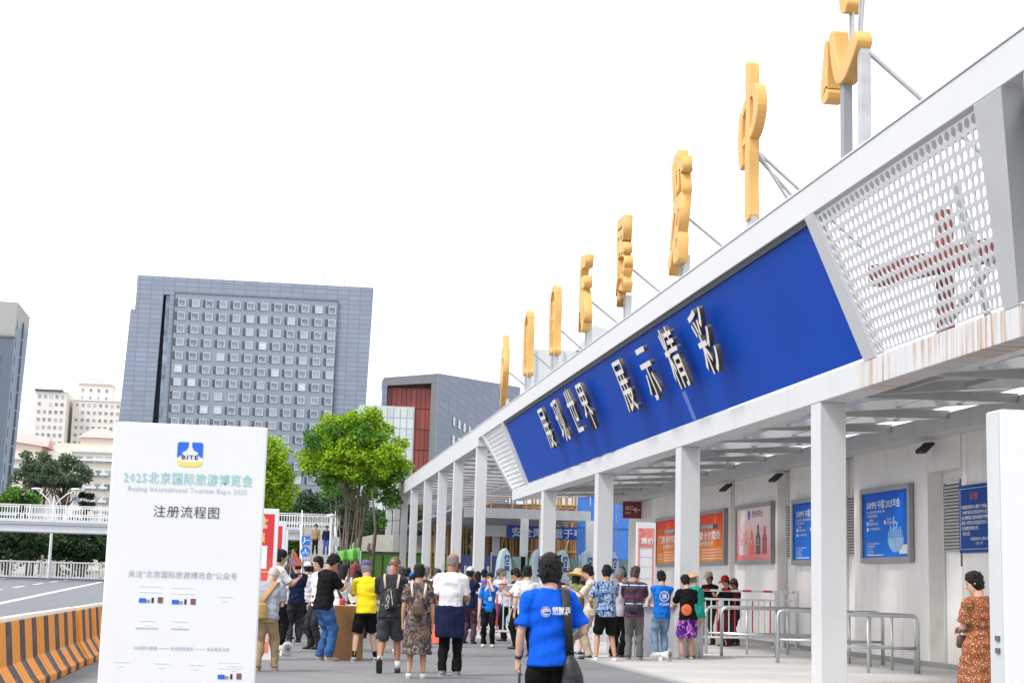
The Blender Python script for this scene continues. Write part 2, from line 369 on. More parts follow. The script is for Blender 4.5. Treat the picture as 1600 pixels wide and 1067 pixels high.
# ---------------------------------------------------------------- gold characters standing on the beam
post_m = mat('galvanised_post', (.5,.51,.52), .4, .5, var=.2, vscale=4)
GX = 7.3
def gold_sign(body, y, wd, z0, z1, label, size=None):
    t = thing('gold_character', label, 'rooftop character', (GX, y, TZ1+.03), 0, 'gold characters standing along the gate roof')
    return t
gold_labels = {
 '中': 'tall gold character with one long vertical stroke, second nearest on the gate roof',
 '展': 'stepped gold character with three stacked strokes between the slim loop and the tall hooked one',
}
def goldtext(t, body, y, wd, z0, z1, dx=0):
    cu = bpy.data.curves.new('t', 'FONT'); cu.body = body; cu.size = 1; cu.extrude = .09; cu.offset = .022; cu.bevel_depth = .012; cu.bevel_resolution = 1; cu.resolution_u = 4
    o = bpy.data.objects.new('t', cu); me = evaluated(o); bpy.data.objects.remove(o)
    n = len(me.vertices); a = np.empty(n*3); me.vertices.foreach_get('co', a); a = a.reshape(-1, 3)
    lo, hi = a.min(0), a.max(0); a = (a-lo)/(hi-lo+1e-9)
    r = np.empty_like(a); r[:,0] = GX+.02-a[:,2]*.20+(a[:,1]-.5)*.04; r[:,1] = y+(.5-a[:,0])*wd*.72; r[:,2] = z0+a[:,1]*(z1-z0)
    # brush-like swelling and slant
    r[:,1] += .10*np.sin(r[:,2]*3.1+y*1.7)*wd; r[:,2] += .05*np.sin((r[:,1]-y)*5/max(wd,.3)+y)
    me.vertices.foreach_set('co', r.ravel()); me.materials.clear(); me.materials.append(gold)
    return link(me, 'character', t)
def gold_stroke(t, pts, rr, th=.2):
    """a brush stroke: a flat-sided ribbon, pts in (along reading direction -Y, z), rr half widths"""
    P4 = [(*q, r) for q, r in zip(pts, rr)]; P4 = [P4[0]]+P4+[P4[-1]]; out = []
    for i in range(1, len(P4)-2):
        for u_ in (0, .2, .4, .6, .8):
            out.append(tuple(.5*(2*b_+(c_-a_)*u_+(2*a_-5*b_+4*c_-d_)*u_*u_+(3*b_-a_-3*c_+d_)*u_**3) for a_, b_, c_, d_ in zip(*P4[i-1:i+3])))
    out.append(P4[-1]); e0 = Vector(out[0][:2])-Vector(out[1][:2]); e1 = Vector(out[-1][:2])-Vector(out[-2][:2]); e0 = e0.normalized() if e0.length else e0; e1 = e1.normalized() if e1.length else e1
    cap = lambda o_, e_, f_, g_: (o_[0]+e_.x*o_[2]*f_, o_[1]+e_.y*o_[2]*f_, o_[2]*g_)
    out = [cap(out[0], e0, .6, .45), cap(out[0], e0, .38, .82)]+out+[cap(out[-1], e1, .38, .82), cap(out[-1], e1, .6, .45)]
    pts = [q[:2] for q in out]; rr = [q[2] for q in out]
    th += random.uniform(-.012, .012); mb = MB(); n = len(pts); L = []; R_ = []
    for i in range(n):
        a = Vector(pts[max(i-1,0)]); b = Vector(pts[min(i+1,n-1)]); d = (b-a).normalized(); p = Vector(pts[i]); q = Vector((-d.y, d.x))
        L.append(p+q*rr[i]); R_.append(p-q*rr[i])
    vs = [(GX-th/2, -p.x, p.y) for p in L]+[(GX-th/2, -p.x, p.y) for p in R_]+[(GX+th/2, -p.x, p.y) for p in L]+[(GX+th/2, -p.x, p.y) for p in R_]
    fs = []
    for i in range(n-1):
        fs += [(i, n+i, n+i+1, i+1), (2*n+i+1, 3*n+i+1, 3*n+i, 2*n+i), (i+1, 2*n+i+1, 2*n+i, i), (n+i, 3*n+i, 3*n+i+1, n+i+1)]
    fs += [(0, 2*n, 3*n, n), (n-1, 2*n-1, 4*n-1, 3*n-1)]
    mb.add(vs, fs); return mb.build('brush_stroke', gold, t, bevel=.018)
def posts(t, y, z, dy=.28, braces=((.1, 8.3),), thin=False):
    for k, d in enumerate((-dy/2, dy/2)):
        MB().box(GX-.05, GX+.06, y+d-.06, y+d+.06, TZ1+.03, z).build('post', post_m, t)
    for i_, (d, zz) in enumerate(braces):
        MB().tube([(GX+.06, y+d, zz), (GX+1.9-.42*i_, y+d, TZ1-.15)], .028, 6).build('brace', post_m, t)
def G_(ch, y, wd, z0, z1, label, pz=None, br=((0,8.2),)):
    t = thing('gold_character', label, 'rooftop character', (GX, y, TZ1+.03), 0, 'gold characters standing along the gate roof')
    goldtext(t, ch, y, wd, z0, z1); posts(t, y, pz or z0+.25, braces=br); return t
G_('中', 50.3, .9, 7.05, 9.4, 'farthest gold rooftop character, a narrow one with a single long stem')
def frame_char(y, z0, z1, lab, w_=.36):
    t = thing('gold_character', lab, 'rooftop character', (GX, y, TZ1+.03), 0, 'gold characters standing along the gate roof'); c = -y; h = z1-z0; th = .19
    gold_stroke(t, [(c-w_,z1-.35),(c-w_-.05,z0+h*.55),(c-w_-.02,z0+h*.25),(c-w_+.03,z0+.12)], [.07,.09,.08,.09], th)
    gold_stroke(t, [(c-w_+.02,z1-.3),(c-w_*.5,z1-.1),(c,z1-.03),(c+w_*.7,z1-.06),(c+w_,z1-.22)], [.06,.07,.08,.10,.10], th)
    gold_stroke(t, [(c+w_-.02,z1-.16),(c+w_+.06,z0+h*.7),(c+w_+.02,z0+h*.4),(c+w_+.04,z0+.2),(c+w_+.07,z0+.06)], [.09,.10,.09,.10,.13], th)
    gold_stroke(t, [(c-w_+.1,z0+.22),(c-.02,z0+.14),(c+w_-.1,z0+.2)], [.05,.06,.05], th*.8)
    for q in (.76,.55,.36): gold_stroke(t, [(c-.2,z0+h*q),(c,z0+h*q+.05),(c+.2,z0+h*q)], [.04,.055,.04], th*.7)
    gold_stroke(t, [(c,z0+h*.8),(c+.01,z0+h*.5),(c-.02,z0+h*.25)], [.045,.05,.04], th*.7)
    posts(t, y, z0+.2, .5, ((0,8.3),)); return t
frame_char(46.0, 7.5, 9.43, 'gold rooftop character shaped like a closed frame, directly beside the farthest one')
frame_char(41.5, 7.5, 9.37, 'gold frame shaped rooftop character third from the far end of the gate')
G_('际', 36.85, 1.1, 7.45, 9.38, 'gold rooftop character with stacked knobbly strokes, fourth from the far end of the gate')
G_('展', 32.6, 1.2, 7.3, 9.3, 'gold rooftop character with a long left stroke, right above the second board words')
G_('览', 27.8, 1.15, 7.2, 9.5, 'gold rooftop character in three stacked pieces, standing third from the camera')
t = thing('gold_character', 'tall gold rooftop character with a loop and very long stem, second nearest to camera', 'rooftop character', (GX, 23.6, TZ1+.03), 0, 'gold characters standing along the gate roof')
c0 = -23.6
gold_stroke(t, [(c0-.02,9.75),(c0,9.45),(c0+.02,9.1),(c0,8.4),(c0-.02,7.8),(c0+.0,7.25)], [.10,.12,.10,.12,.11,.13], .17)
gold_stroke(t, [(c0-.36,9.0),(c0-.42,8.55),(c0-.34,8.15)], [.10,.11,.08], .17)
gold_stroke(t, [(c0-.38,8.95),(c0,9.22),(c0+.30,9.25),(c0+.42,8.95),(c0+.22,8.62),(c0-.25,8.52)], [.07,.09,.11,.12,.09,.06], .17)
posts(t, 23.6, 7.3, .12, ((0,8.35),(.05,8.3),(-.1,8.3)))
t = thing('gold_character', 'nearest gold rooftop character, a hook with separate dots on thin rods', 'rooftop character', (GX, 19.2, TZ1+.03), 0, 'gold characters standing along the gate roof')
c0 = -19.25
gold_stroke(t, [(c0-.62,8.82),(c0-.66,8.5),(c0-.72,8.15),(c0-.6,8.08)], [.07,.11,.14,.08], .22)
gold_stroke(t, [(c0-.42,8.86),(c0-.34,8.5),(c0-.18,8.22),(c0+.05,8.22),(c0+.28,8.40),(c0+.45,8.52)], [.10,.10,.11,.12,.15,.13], .22)
gold_stroke(t, [(c0-.03,9.28),(c0+.05,9.15),(c0+.13,9.08)], [.09,.13,.10], .22)
gold_stroke(t, [(c0+.45,9.52),(c0+.55,9.66),(c0+.7,9.82)], [.09,.14,.12], .22)
MB().tube([(GX,19.25+.02,8.3),(GX,19.2,9.1)], .02, 6).build('rod', post_m, t); MB().tube([(GX,19.12,8.3),(GX,19.12,9.1)], .02, 6).build('rod', post_m, t)
MB().tube([(GX,18.95,8.5),(GX,18.75,9.6)], .02, 6).build('rod', post_m, t); MB().tube([(GX,18.85,8.5),(GX,18.62,9.6)], .02, 6).build('rod', post_m, t)
MB().box(GX-.06, GX+.06, 19.32, 19.46, TZ1+.03, 8.15).build('post', mat('dull_post', (.28,.28,.30), .5), t)
MB().box(GX-.06, GX+.07, 18.68, 18.82, TZ1+.03, 8.35).build('post', post_m, t)
MB().tube([(GX+.06, 18.7, 8.3), (GX+1.9, 18.7, TZ1-.15)], .035, 6).build('brace', post_m, t)

# ================================================================ TICKET OFFICE WALL
WX = 12.5
def wallc(n, l, mp, src, b):
    g = mask(n, l, mp.outputs[0], 1.2, .35, .7); c = mixc(n, l, g, (.82,.775,.73), (.87,.845,.82))
    s = mask(n, l, mp.outputs[0], 3, .55, .7, (.3,1,.25)); return mixc(n, l, mulm(n, l, s, .3), c, (.42,.39,.35))
wall_m = mat('cream_glossy_wall', (.6,.57,.54), .25, fn=wallc, spec=.6)
off = thing('ticket_office', 'long cream ticket office building with louvred doors behind the gate columns', 'building', (WX, 25, 0))
MB().box(WX+.32, WX+6, 16, 55.9, 0, 4.36).build('wall', wall_m, off)
# projecting bays and recesses, butted panels
ys_ = [16, 24.0, 27.42, 28.95, 32.9, 34.0, 37.2, 38.2, 41.9, 42.35, 46.3, 46.8, 51.6, 55.9]
proud = [0,0,.32,0,.32,0,.32,0,.2,0,.2,0,.2]
for i in range(len(ys_)-1):
    if proud[i] >= .3: continue
    MB().box(WX+proud[i], WX+.319, ys_[i]+.012, ys_[i+1]-.012, 0.0, 4.355).build('wall_panel', wall_m, off, bevel=.01)
MB().box(WX-.0, WX+.319, 27.44, 28.94, 3.72, 4.34).build('door_head', wall_m, off)
MB().box(WX-.03, WX+.0, 16, 55.9, 0.0, .12).build('skirting', mat('grey_skirting', (.3,.3,.29), .6), off)
door_m = mat('louvre_grey_white', (.50,.49,.48), .45)
lv = MB().box(-.03, .0, -.42, .42, 0, .035).mesh('louvre', door_m)
def louvre_door(y, wdt=.9):
    fr = MB().box(WX+.20, WX+.30, y-wdt/2, y+wdt/2, .02, 3.5).build('door', wall_m, off)
    MB().box(WX+.16, WX+.20, y-wdt/2, y-wdt/2+.06, .02, 3.5).box(WX+.16, WX+.20, y+wdt/2-.06, y+wdt/2, .02, 3.5).build('door_frame', light_grey, fr)
    MB().box(WX+.185, WX+.2, y-wdt/2+.06, y+wdt/2-.06, 2.2, 3.46).build('louvre_backing', dark_grey, fr)
    for k in range(20):
        o = bpy.data.objects.new('louvre', lv); COL.objects.link(o); o.parent = fr; o.location = (WX+.185-WX, y-25, 2.2+k*.063); o.scale = (1, wdt*.9, 1); o.rotation_euler = (0, -.5, 0)
louvre_door(28.2)
for y in (33.45, 37.7): louvre_door(y, .7)
lampb = mat('lamp_body', (.03,.03,.03), .5)
for y in (28.6, 37.7, 42.1):
    MB().bar((WX-.1,y,4.25),(WX-.35,y-.15,4.05),.22,.05).bar((WX-.05,y+.3,4.25),(WX-.3,y+.15,4.1),.05,.05).build('floodlight', lampb, off)
MB().box(WX-.02, WX+.0, 27.43, 27.47, 1.9, 3.5).build('pipe', dark_grey, off)
# posters
ORANGE = mat('orange_red_print', (.85,.16,.04), .3)
def grad(c0, c1, z0, z1):
    def f(n, l, mp, src, b):
        sx = n.new('ShaderNodeSeparateXYZ'); l.new(mp.outputs[0], sx.inputs[0]); r = n.new('ShaderNodeMapRange'); r.inputs[1].default_value = z0; r.inputs[2].default_value = z1; l.new(sx.outputs[2], r.inputs[0])
        return mixc(n, l, r.outputs[0], c0, c1)
    return f
white_ink = mat('white_ink', (.85,.85,.85), .4); red_ink = mat('red_ink', (.70,.05,.04), .4); black_ink = mat('black_ink', (.02,.02,.02), .4); grey_ink = mat('grey_ink', (.33,.34,.37), .5)
teal_ink = mat('pale_teal_ink', (.28,.55,.55), .5); blue_ink = mat('blue_ink', (.02,.13,.60), .4); yellow_ink = mat('yellow_ink', (.85,.65,.15), .5)
frame_m = mat('silver_poster_frame', (.33,.33,.33), .35, .7, var=.1)
def poster(y0, y1, z0, z1, pm, label, x=None):
    """framed poster on the wall, facing the road; y1 is the far (left in reading) end"""
    X = x or WX-.02
    t = thing('framed_poster', label, 'poster', (X, (y0+y1)/2, z0))
    f = .11
    MB().box(X-.09, X, y0, y1, z0, z0+f).box(X-.09, X, y0, y1, z1-f, z1).box(X-.09, X, y0, y0+f, z0+f, z1-f).box(X-.09, X, y1-f, y1, z0+f, z1-f).build('frame', frame_m, t)
    MB().box(X-.05, X, y0+f, y1-f, z0+f, z1-f).build('print', pm, t)
    return t, X-.05
def ptext(t, X, body, y, z, size, m, **k): return text(body, size, m, t, (X, y, z), (0,-1,0), (0,0,1), **k)
def prect(t, X, y0, y1, z0, z1, m, name='print_block', d=.003): return MB().box(X-d, X, min(y0,y1), max(y0,y1), z0, z1).build(name, m, t)
bl1 = mat('blue_poster_print', (.02,.2,.7), .5, spec=.12, fn=grad((.004,.20,.78), (.004,.11,.60), .1, 1.4))
for (y0, y1, lab) in ((29.6, 32.25, 'silver framed blue conference poster with a white globe, nearest to the louvred door'), (34.0, 36.8, 'silver framed blue conference poster partly hidden behind the nearest column')):
    t, X = poster(y0, y1, 2.0, 3.56, bl1, lab)
    L = y1-.3
    ptext(t, X, 'SAMPE 中国 2025年会', L, 3.13, .19, white_ink, offset=.01); ptext(t, X, '第二十届国际先进复合材料制品 原材料', L, 3.03, .06, white_ink)
    ptext(t, X, '工装及工程应用展览会', L, 2.95, .06, white_ink)
    ptext(t, X, '展览时间', L-.15, 2.86, .06, white_ink); ptext(t, X, '2025/06.18-20', L-.15, 2.78, .085, white_ink, offset=.01)
    ptext(t, X, '会议时间', L-1.1, 2.86, .06, white_ink); ptext(t, X, '2025/06.17-20', L-1.1, 2.78, .085, white_ink, offset=.01)
    ptext(t, X, '北京·中国国际展览中心', L-.15, 2.68, .06, white_ink)
    for zz, yy in ((2.82, L-.05), (2.70, L-.05), (2.82, L-1.0)): MB().tube([(X-.004,yy,zz),(X,yy,zz)], .045, 10).build('print_dot', white_ink, t)
    gl = mat('globe_print', (.25,.5,.8), .3, var=.35, vscale=5); yc, zc = y0+.78, 2.5
    pts = [(X-.004, yc+.42*cos(a), zc+.3*sin(a)) for a in np.linspace(pi, 2*pi, 14)]
    MB().slab(pts, (.003,0,0)).build('printed_globe', gl, t)
    for k in range(9):
        yy = yc-.34+k*.085; h = (.12,.2,.16,.3,.22,.42,.2,.25,.12)[k]; prect(t, X, yy, yy+.05, zc+.005, zc+.005+h, gl, 'printed_tower')
    for k in range(5): ptext(t, X, ('SAMPE 中国 2025年会暨先进材料展','主办: 中国国际展览中心','时间: 2025年6月','地址: 北京市朝阳区','官方网站 报名热线')[k], L, 2.38-k*.055, .045, white_ink)
    prect(t, X, L-.9, L, 2.15, 2.17, white_ink); prect(t, X, y0+.2, y0+.6, 2.17, 2.35, white_ink, 'blank_code_box')
# red bottle poster
t, X = poster(38.35, 41.55, 2.05, 3.62, mat('pink_haze_print', (.75,.4,.4), .25, var=.25, vscale=1.2, fn=grad((.82,.16,.17), (.82,.66,.63), .2, 1.25)), 'silver framed poster with a row of red and clear bottles under a round logo')
MB().tube([(X-.004,40.35,3.33),(X,40.35,3.33)], .13, 16).build('round_logo', blue_ink, t)
MB().slab([(X-.006,40.35+.12*cos(a),3.32+.11*sin(a)) for a in np.linspace(pi,2*pi,10)], (.003,0,0)).build('round_logo', red_ink, t)
ptext(t, X, '贵州茅台', 40.1, 3.27, .2, black_ink, sx=1.2)
for k, (yy, c, h) in enumerate(((41.0,(.75,.75,.78),.55),(40.6,(.8,.35,.3),.6),(40.1,(.78,.08,.05),.62),(39.55,(.05,.03,.03),.75),(39.0,(.3,.03,.02),.7))):
    m = mat('bottle_print_%s' % 'abcde'[k], c, .3); MB().slab([(X-.005,yy+a,2.3+b) for a, b in ((.18,0),(.18,h*.6),(.07,h*.75),(.07,h),(-.07,h),(-.07,h*.75),(-.18,h*.6),(-.18,0))], (.003,0,0)).build('printed_bottle', m, t)
    ptext(t, X-.003, ('国','茅','台','王','酱')[k], yy+.09, 2.55, .18, white_ink if k in (2,3) else red_ink)
org = mat('orange_gradient_print', (.8,.2,.05), .5, spec=.12, fn=grad((.88,.30,.02), (.82,.06,.02), .1, 1.4))
for y0, y1, lab in ((42.55, 46.1, 'silver framed orange ticket poster right of the column, next to the bottle poster'), (46.9, 50.6, 'silver framed orange ticket poster left of the column, above the counter')):
    t, X = poster(y0, y1, 2.05, 3.62, org, lab); L = y1-.35; yc = (y0+y1)/2
    prect(t, X, yc-1.0, yc+.9, 3.08, 3.22, black_ink, 'title_bar'); ptext(t, X-.003, '北京乐器展', yc+.8, 3.1, .14, white_ink, sx=1.9, offset=.01)
    ptext(t, X, '门票卡领取处', L, 2.80, .26, white_ink, sx=1.75, offset=.02); ptext(t, X, '成人票在此领', L-.6, 2.62, .15, white_ink, sx=1.5, offset=.01)
    prect(t, X, L-.5, L, 2.28, 2.46, mat('pale_print', (.85,.5,.4), .4)); ptext(t, X-.003, '说明', L-.05, 2.31, .14, red_ink, sx=1.3)
    for k in range(4): prect(t, X, y0+.35, L-.75, 2.48-k*.085, 2.52-k*.085, mat('pale_print', (.85,.5,.4), .4), 'print_line')
# blue public notice
t = thing('notice_board', 'dark blue public notice board with white writing beside the woman in orange', 'notice', (WX-.03, 26.7, 2.1))
MB().box(WX-.08, WX-.02, 26.0, 27.38, 2.14, 3.36).build('panel', mat('notice_blue', (.006,.06,.28), .5, spec=.15), t, bevel=.01); X = WX-.08
for a in ((26.06,27.32,2.2,2.206),(26.06,27.32,3.29,3.296),(26.06,26.068,2.2,3.296),(27.312,27.32,2.2,3.296)): prect(t, X, *a, white_ink, 'border_line')
ptext(t, X, '公 告', 26.9, 3.1, .14, red_ink, offset=.015)
for k, s_ in enumerate(('中国国际展览中心敬告广大观众:', '  为维护观众合法权益,本中心正门', '设立售票窗口,请勿从票贩手中购票。', '展览入场凭证为实名登记证件,入场', '人员请配合安检工作。', '  特此公告')): ptext(t, X, s_, 27.26, 2.93-k*.095, .075, white_ink, offset=.008)
ptext(t, X, '中国国际展览中心集团公司', 26.9, 2.36, .06, white_ink); ptext(t, X, '二零一六年', 26.7, 2.28, .06, white_ink)
# brown direction sign
t = thing('direction_sign', 'small maroon direction sign with arrow at the far end of the wall', 'sign', (12.1, 54, 3.6))
MB().box(12.05, 12.8, 53.9, 54.05, 3.75, 4.33).build('panel', mat('maroon_panel', (.22,.03,.035), .4), t, bevel=.02)
text('←', .3, white_ink, t, (12.4, 53.9, 3.95), (1,0,0), (0,0,1), sx=1); text('出口', .16, white_ink, t, (12.12, 53.9, 4.05), (1,0,0), (0,0,1)); text('EXIT', .1, white_ink, t, (12.12, 53.9, 3.9), (1,0,0), (0,0,1))

# ================================================================ BEHIND THE GATE
bamboo = mat('bamboo_pole', (.42,.24,.10), .6, isl=.35)
t = thing('scaffolding', 'brown bamboo pole scaffolding behind the blue site fence', 'scaffolding', (12, 86, 0))
sc = MB(); 
pole_me = [MB().tube([(0,0,0),(random.uniform(-.12,.12),0,7.0)], .045, 5).mesh('pole', bamboo) for _ in range(4)]
hp_me = MB().tube([(5.0,0,0),(11.5,0,.05)], .045, 5).mesh('ledger', bamboo)
for j, y in enumerate((0, 1.4)):
    for k in range(46):
        o = link(random.choice(pole_me), 'pole', t, 0, False); o.scale = (1, 1, 1 if k > 20 else .68); o.location = (-3.2+k*.245+random.uniform(-.08,.08), y+random.uniform(-.1,.1), random.uniform(-.1,.1)); o.rotation_euler = (0, random.uniform(-.03,.03), 0)
    for k in range(8):
        o = link(hp_me, 'ledger', t, 0, False); o.location = (-3.3, y-.1, .6+k*.85+random.uniform(-.06,.06))
for k in range(9): MB().tube([(9.2+k*1.2, 85.7, .2), (10.6+k*1.2, 85.8, 5.8)], .045, 5).build('brace_pole', bamboo, t)
shed = single(MB().box(12.2, 30, 89, 95.5, 0, 5.9), 'brick_annex', mat('brown_annex_wall', (.16,.11,.08), .8, var=.4, vscale=1), 'brown half built annex behind the bamboo scaffolding', 'building', (12, 92, 0))  # annex wall in one mottled dark brown
t = thing('safety_banner', 'long blue site banner with white safety slogan hanging on the scaffolding', 'banner', (11.5, 78, 3.6))
MB().box(11.55, 16.0, 78, 78.04, 3.66, 4.28).build('cloth', mat('banner_blue', (.02,.11,.45), .6), t); text('安全责任重于泰山', .5, white_ink, t, (11.75, 77.99, 3.76), (1,0,0), (0,0,1), sx=1.05, offset=.02)
MB().box(9.9, 11.5, 78.05, 78.09, 3.7, 4.25).build('cloth', mat('banner_white', (.7,.7,.7), .6), t)
t = thing('site_hoarding', 'bright blue corrugated site hoarding between gate columns', 'hoarding', (16, 75.5, 0))
hb = mat('hoarding_blue', (.05,.20,.62), .5, var=.1)
for k in range(7): MB().box(14.6+k*.66, 15.22+k*.66, 75.5, 75.56, .1, 6.2).build('panel', hb, t, bevel=.02)
for k in range(4): MB().box(14.6, 19.2, 75.46, 75.5, 1.2+k*1.5, 1.27+k*1.5).build('rail', hb, t)
# dome-topped turnstile cabinets and low gates
cab = mat('pale_cabinet_blue', (.42,.55,.62), .3, var=.08); cabd = mat('cabinet_badge_blue', (.03,.08,.25), .4); cabg = mat('cabinet_wing_green', (.20,.30,.30), .3)  # last one is the muted green of the glass wings
def cabinet(x, y, w_):
    t = thing('turnstile_cabinet', 'pale arched turnstile cabinet with dark blue plate, %s from the left' % w_, 'turnstile', (x, y, 0), 0, 'arched turnstile cabinets behind the queue')
    pr = [(-.55,0),(.0,0),(.0,2.0),(-.04,2.35),(-.12,2.6),(-.25,2.78),(-.4,2.65),(-.5,2.3),(-.55,1.8)]
    MB().slab([(x+a, y, b) for a, b in pr], (0,.9,0)).build('housing', cab, t, bevel=.02)
    MB().box(x+.05, x+.38, y+.2, y+.3, 0, 2.45).build('glass_wing', cabg, t); MB().box(x-.3, x-.12, y-.02, y, 1.9, 2.5).build('plate', cabd, t)
    text('入\n口', .2, white_ink, t, (x-.29, y-.02, 2.28), (1,0,0), (0,0,1)); return t
for x, w_ in ((9.4,'first'), (10.75,'second'), (11.75,'third'), (12.75,'fourth'), (13.75,'fifth')): cabinet(x, 62, w_)
def flapgate(x, y, w_):
    t = thing('flap_gate', 'grey waist high flap barrier, %s from the left in the row behind the crowd' % w_, 'flap barrier', (x, y, 0), 0, 'grey flap barriers in a row behind the crowd')
    MB().box(x, x+.22, y, y+1.2, 0, 1.55).build('housing', light_grey, t, bevel=.03); MB().box(x+.24, x+.7, y+.5, y+.53, .2, 1.6).build('flap', mat('pale_flap', (.5,.56,.6), .2), t)
    MB().tube([(x+.11,y+.02,1.55),(x+.11,y+.02,2.0)], .035, 6).build('post', steel, t); return t
for k in range(9): flapgate(6.1+k*.85, 58, ('first','second','third','fourth','fifth','sixth','seventh','eighth','ninth')[k])
t = thing('site_fence', 'low fence of dark green and navy panels below the safety banner', 'fence', (11, 70, 0))
for k in range(8): MB().box(8.1+k*.8, 8.82+k*.8, 70, 70.05, 1.4, 2.6).build('panel', mat('dark_green_panel', (.02,.12,.07), .5) if k > 2 else mat('navy_panel', (.03,.05,.14), .5), t); MB().box(8.84+k*.8, 8.9+k*.8, 69.97, 70.05, 0, 2.75).build('post', steel, t)
# large pale exhibition hall roof behind the gate
t = thing('exhibition_hall', 'large pale exhibition hall roof rising behind the gold characters', 'building', (40, 165, 0))
hallm = mat('hall_white_cladding', (.62,.64,.67), .6, var=.05, vscale=.2)
MB().box(24.3, 44, 150, 158, 0, 24.2).build('wall', hallm, t); MB().slab([(28.5,149.5,24.2),(34.5,149.5,24.2),(34.5,149.5,25.6),(30.2,149.5,26.8)], (0,8,0)).build('roof', hallm, t)
for k in range(7): MB().box(24.4+k*2.8, 24.55+k*2.8, 149.85, 149.99, 14, 24.1).build('cladding_rib', mat('hall_rib', (.5,.52,.55), .6), t)

# ================================================================ FAR BUILDINGS
def winset(t, x0, dx, nx, z0, dz, nz, y, w_, h_, frame_mat, side=1, ac=False, skip=lambda i, j: False, rng=.3):
    """recessed windows on a wall facing -Y: frame (part) > pane (sub-part)"""
    fw = w_*.09
    fr = MB().box(-w_/2, w_/2, -.06, .1, -h_/2, -h_/2+fw).box(-w_/2, w_/2, -.06, .1, h_/2-fw, h_/2).box(-w_/2, -w_/2+fw, -.06, .1, -h_/2+fw, h_/2-fw).box(w_/2-fw, w_/2, -.06, .1, -h_/2+fw, h_/2-fw).mesh('window', frame_mat)
    pn = MB().box(-w_/2+fw, w_/2-fw, -.01, .05, -h_/2+fw, h_/2-fw).mesh('pane', PANE)
    acm = MB().box(-w_/2-.75, -w_/2-.08, -.03, .02, -h_/2+.5, h_/2).box(-w_/2-.75, -w_/2-.08, -.12, .0, -h_/2+.1, -h_/2+.45).mesh('air_con_recess', ACM) if ac else None
    rl = rootmat(t).inverted()
    for i in range(nx):
        for j in range(nz):
            if skip(i, j): continue
            o = link(fr, 'window', t, 0, False); o.location = rl @ Vector((x0+i*dx, y-.05, z0-j*dz))
            p = link(pn, 'pane', o, 0, False)
            if acm and random.random() < .9: link(acm, 'air_con_recess', o, 0, False)
def panef(n, l, mp, src, b):
    oi = n.new('ShaderNodeObjectInfo'); cr = n.new('ShaderNodeValToRGB'); e = cr.color_ramp.elements
    e[0].color = (.10,.15,.20,1); e[1].color = (.62,.66,.70,1); e[0].position = .0; e[1].position = 1
    x = cr.color_ramp.elements.new(.45); x.color = (.18,.24,.30,1); x = cr.color_ramp.elements.new(.8); x.color = (.30,.36,.42,1)
    l.new(oi.outputs['Random'], cr.inputs[0]); q = mask(n, l, mp.outputs[0], 1.4, .5, .56); return mixc(n, l, mulm(n, l, q, .5), cr.outputs[0], (.42,.46,.5))
PANE = mat('curtained_pane', (.2,.25,.3), .18, fn=panef, spec=.6)
ACM = mat('dark_ac_recess', (.085,.10,.125), .6)
def brickf(c1, c2, mort, sc, w_=1.0, h_=.5, mo=.05):
    def f(n, l, mp, src, b):
        m2 = n.new('ShaderNodeMapping'); m2.inputs['Rotation'].default_value = (radians(90), 0, 0); l.new(mp.outputs[0], m2.inputs[0])
        t = n.new('ShaderNodeTexBrick'); t.inputs['Scale'].default_value = sc; t.inputs['Color1'].default_value = (*c1, 1); t.inputs['Color2'].default_value = (*c2, 1); t.inputs['Mortar'].default_value = (*mort, 1)
        t.inputs['Brick Width'].default_value = w_; t.inputs['Row Height'].default_value = h_; t.inputs['Mortar Size'].default_value = mo; t.offset = 0
        l.new(m2.outputs[0], t.inputs[0]); g = mask(n, l, mp.outputs[0], .08, .3, .7); return mixc(n, l, mulm(n, l, g, .25), t.outputs[0], (.20,.22,.25))
    return f
hotel_m = mat('grey_stone_cladding', (.11,.13,.16), .6, fn=brickf((.24,.285,.36), (.285,.335,.42), (.19,.23,.30), .35, 1.0, .42, .05))  # stone tones lightened and blued to carry the distance haze
hotel_w = mat('grey_window_wall', (.14,.16,.19), .6, fn=brickf((.265,.305,.37), (.28,.32,.385), (.25,.29,.355), .5, 1.0, .4, .03))
ht = thing('hotel_tower', 'large dark grey stone slab hotel with a grid of small square windows', 'building', (-7, 395, 0))
MB().slab([(-36.3,390,70),(-36.3,390,74.3),(21.95,390,74.3),(20.1,390,0),(-28.1,390,0),(-28.1,390,69.8),(-29.7,390,69.8),(-31.5,390,0),(-40.0,390,0),(-37.4,390,65.7),(-36.4,390,65.7)], (0,22,0)).build('cladding', hotel_m, ht)
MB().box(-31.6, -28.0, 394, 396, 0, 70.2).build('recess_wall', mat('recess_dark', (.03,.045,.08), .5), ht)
MB().box(-29.1, -28.1, 390.4, 392, 0, 69.6).build('recess_glass', mat('recess_glass', (.25,.32,.4), .2, var=.7, vscale=.4), ht)
MB().slab([(-26.9,389.9,0),(-26.9,389.9,70.3),(13.2,389.9,70.3),(12.6,389.9,0)], (0,-.25,0)).build('window_wall', hotel_w, ht)
winset(ht, -25.1, 3.36, 12, 67.9, 3.28, 21, 389.62, 1.85, 1.85, mat('pale_window_frame', (.55,.60,.66), .5), ac=True)
MB().box(-27.05, -26.95, 389.5, 389.9, 0, 70.4).box(13.15, 13.25, 389.5, 389.9, 0, 70.4).box(-27, 13.2, 389.5, 389.9, 70.3, 70.42).build('dark_joint', ACM, ht)  # dark strips framing the window wall
for x, h in ((11.2,3.2),(16.4,2.4),(19.5,3.4)): MB().tube([(x-1.6,395,74.2),(x-1.6,395,74.2+h)], .13, 5).bar((x-1.9,395,74.2+h),(x-1.3,395,74.2+h),.2,.3).build('antenna', light_grey, ht)
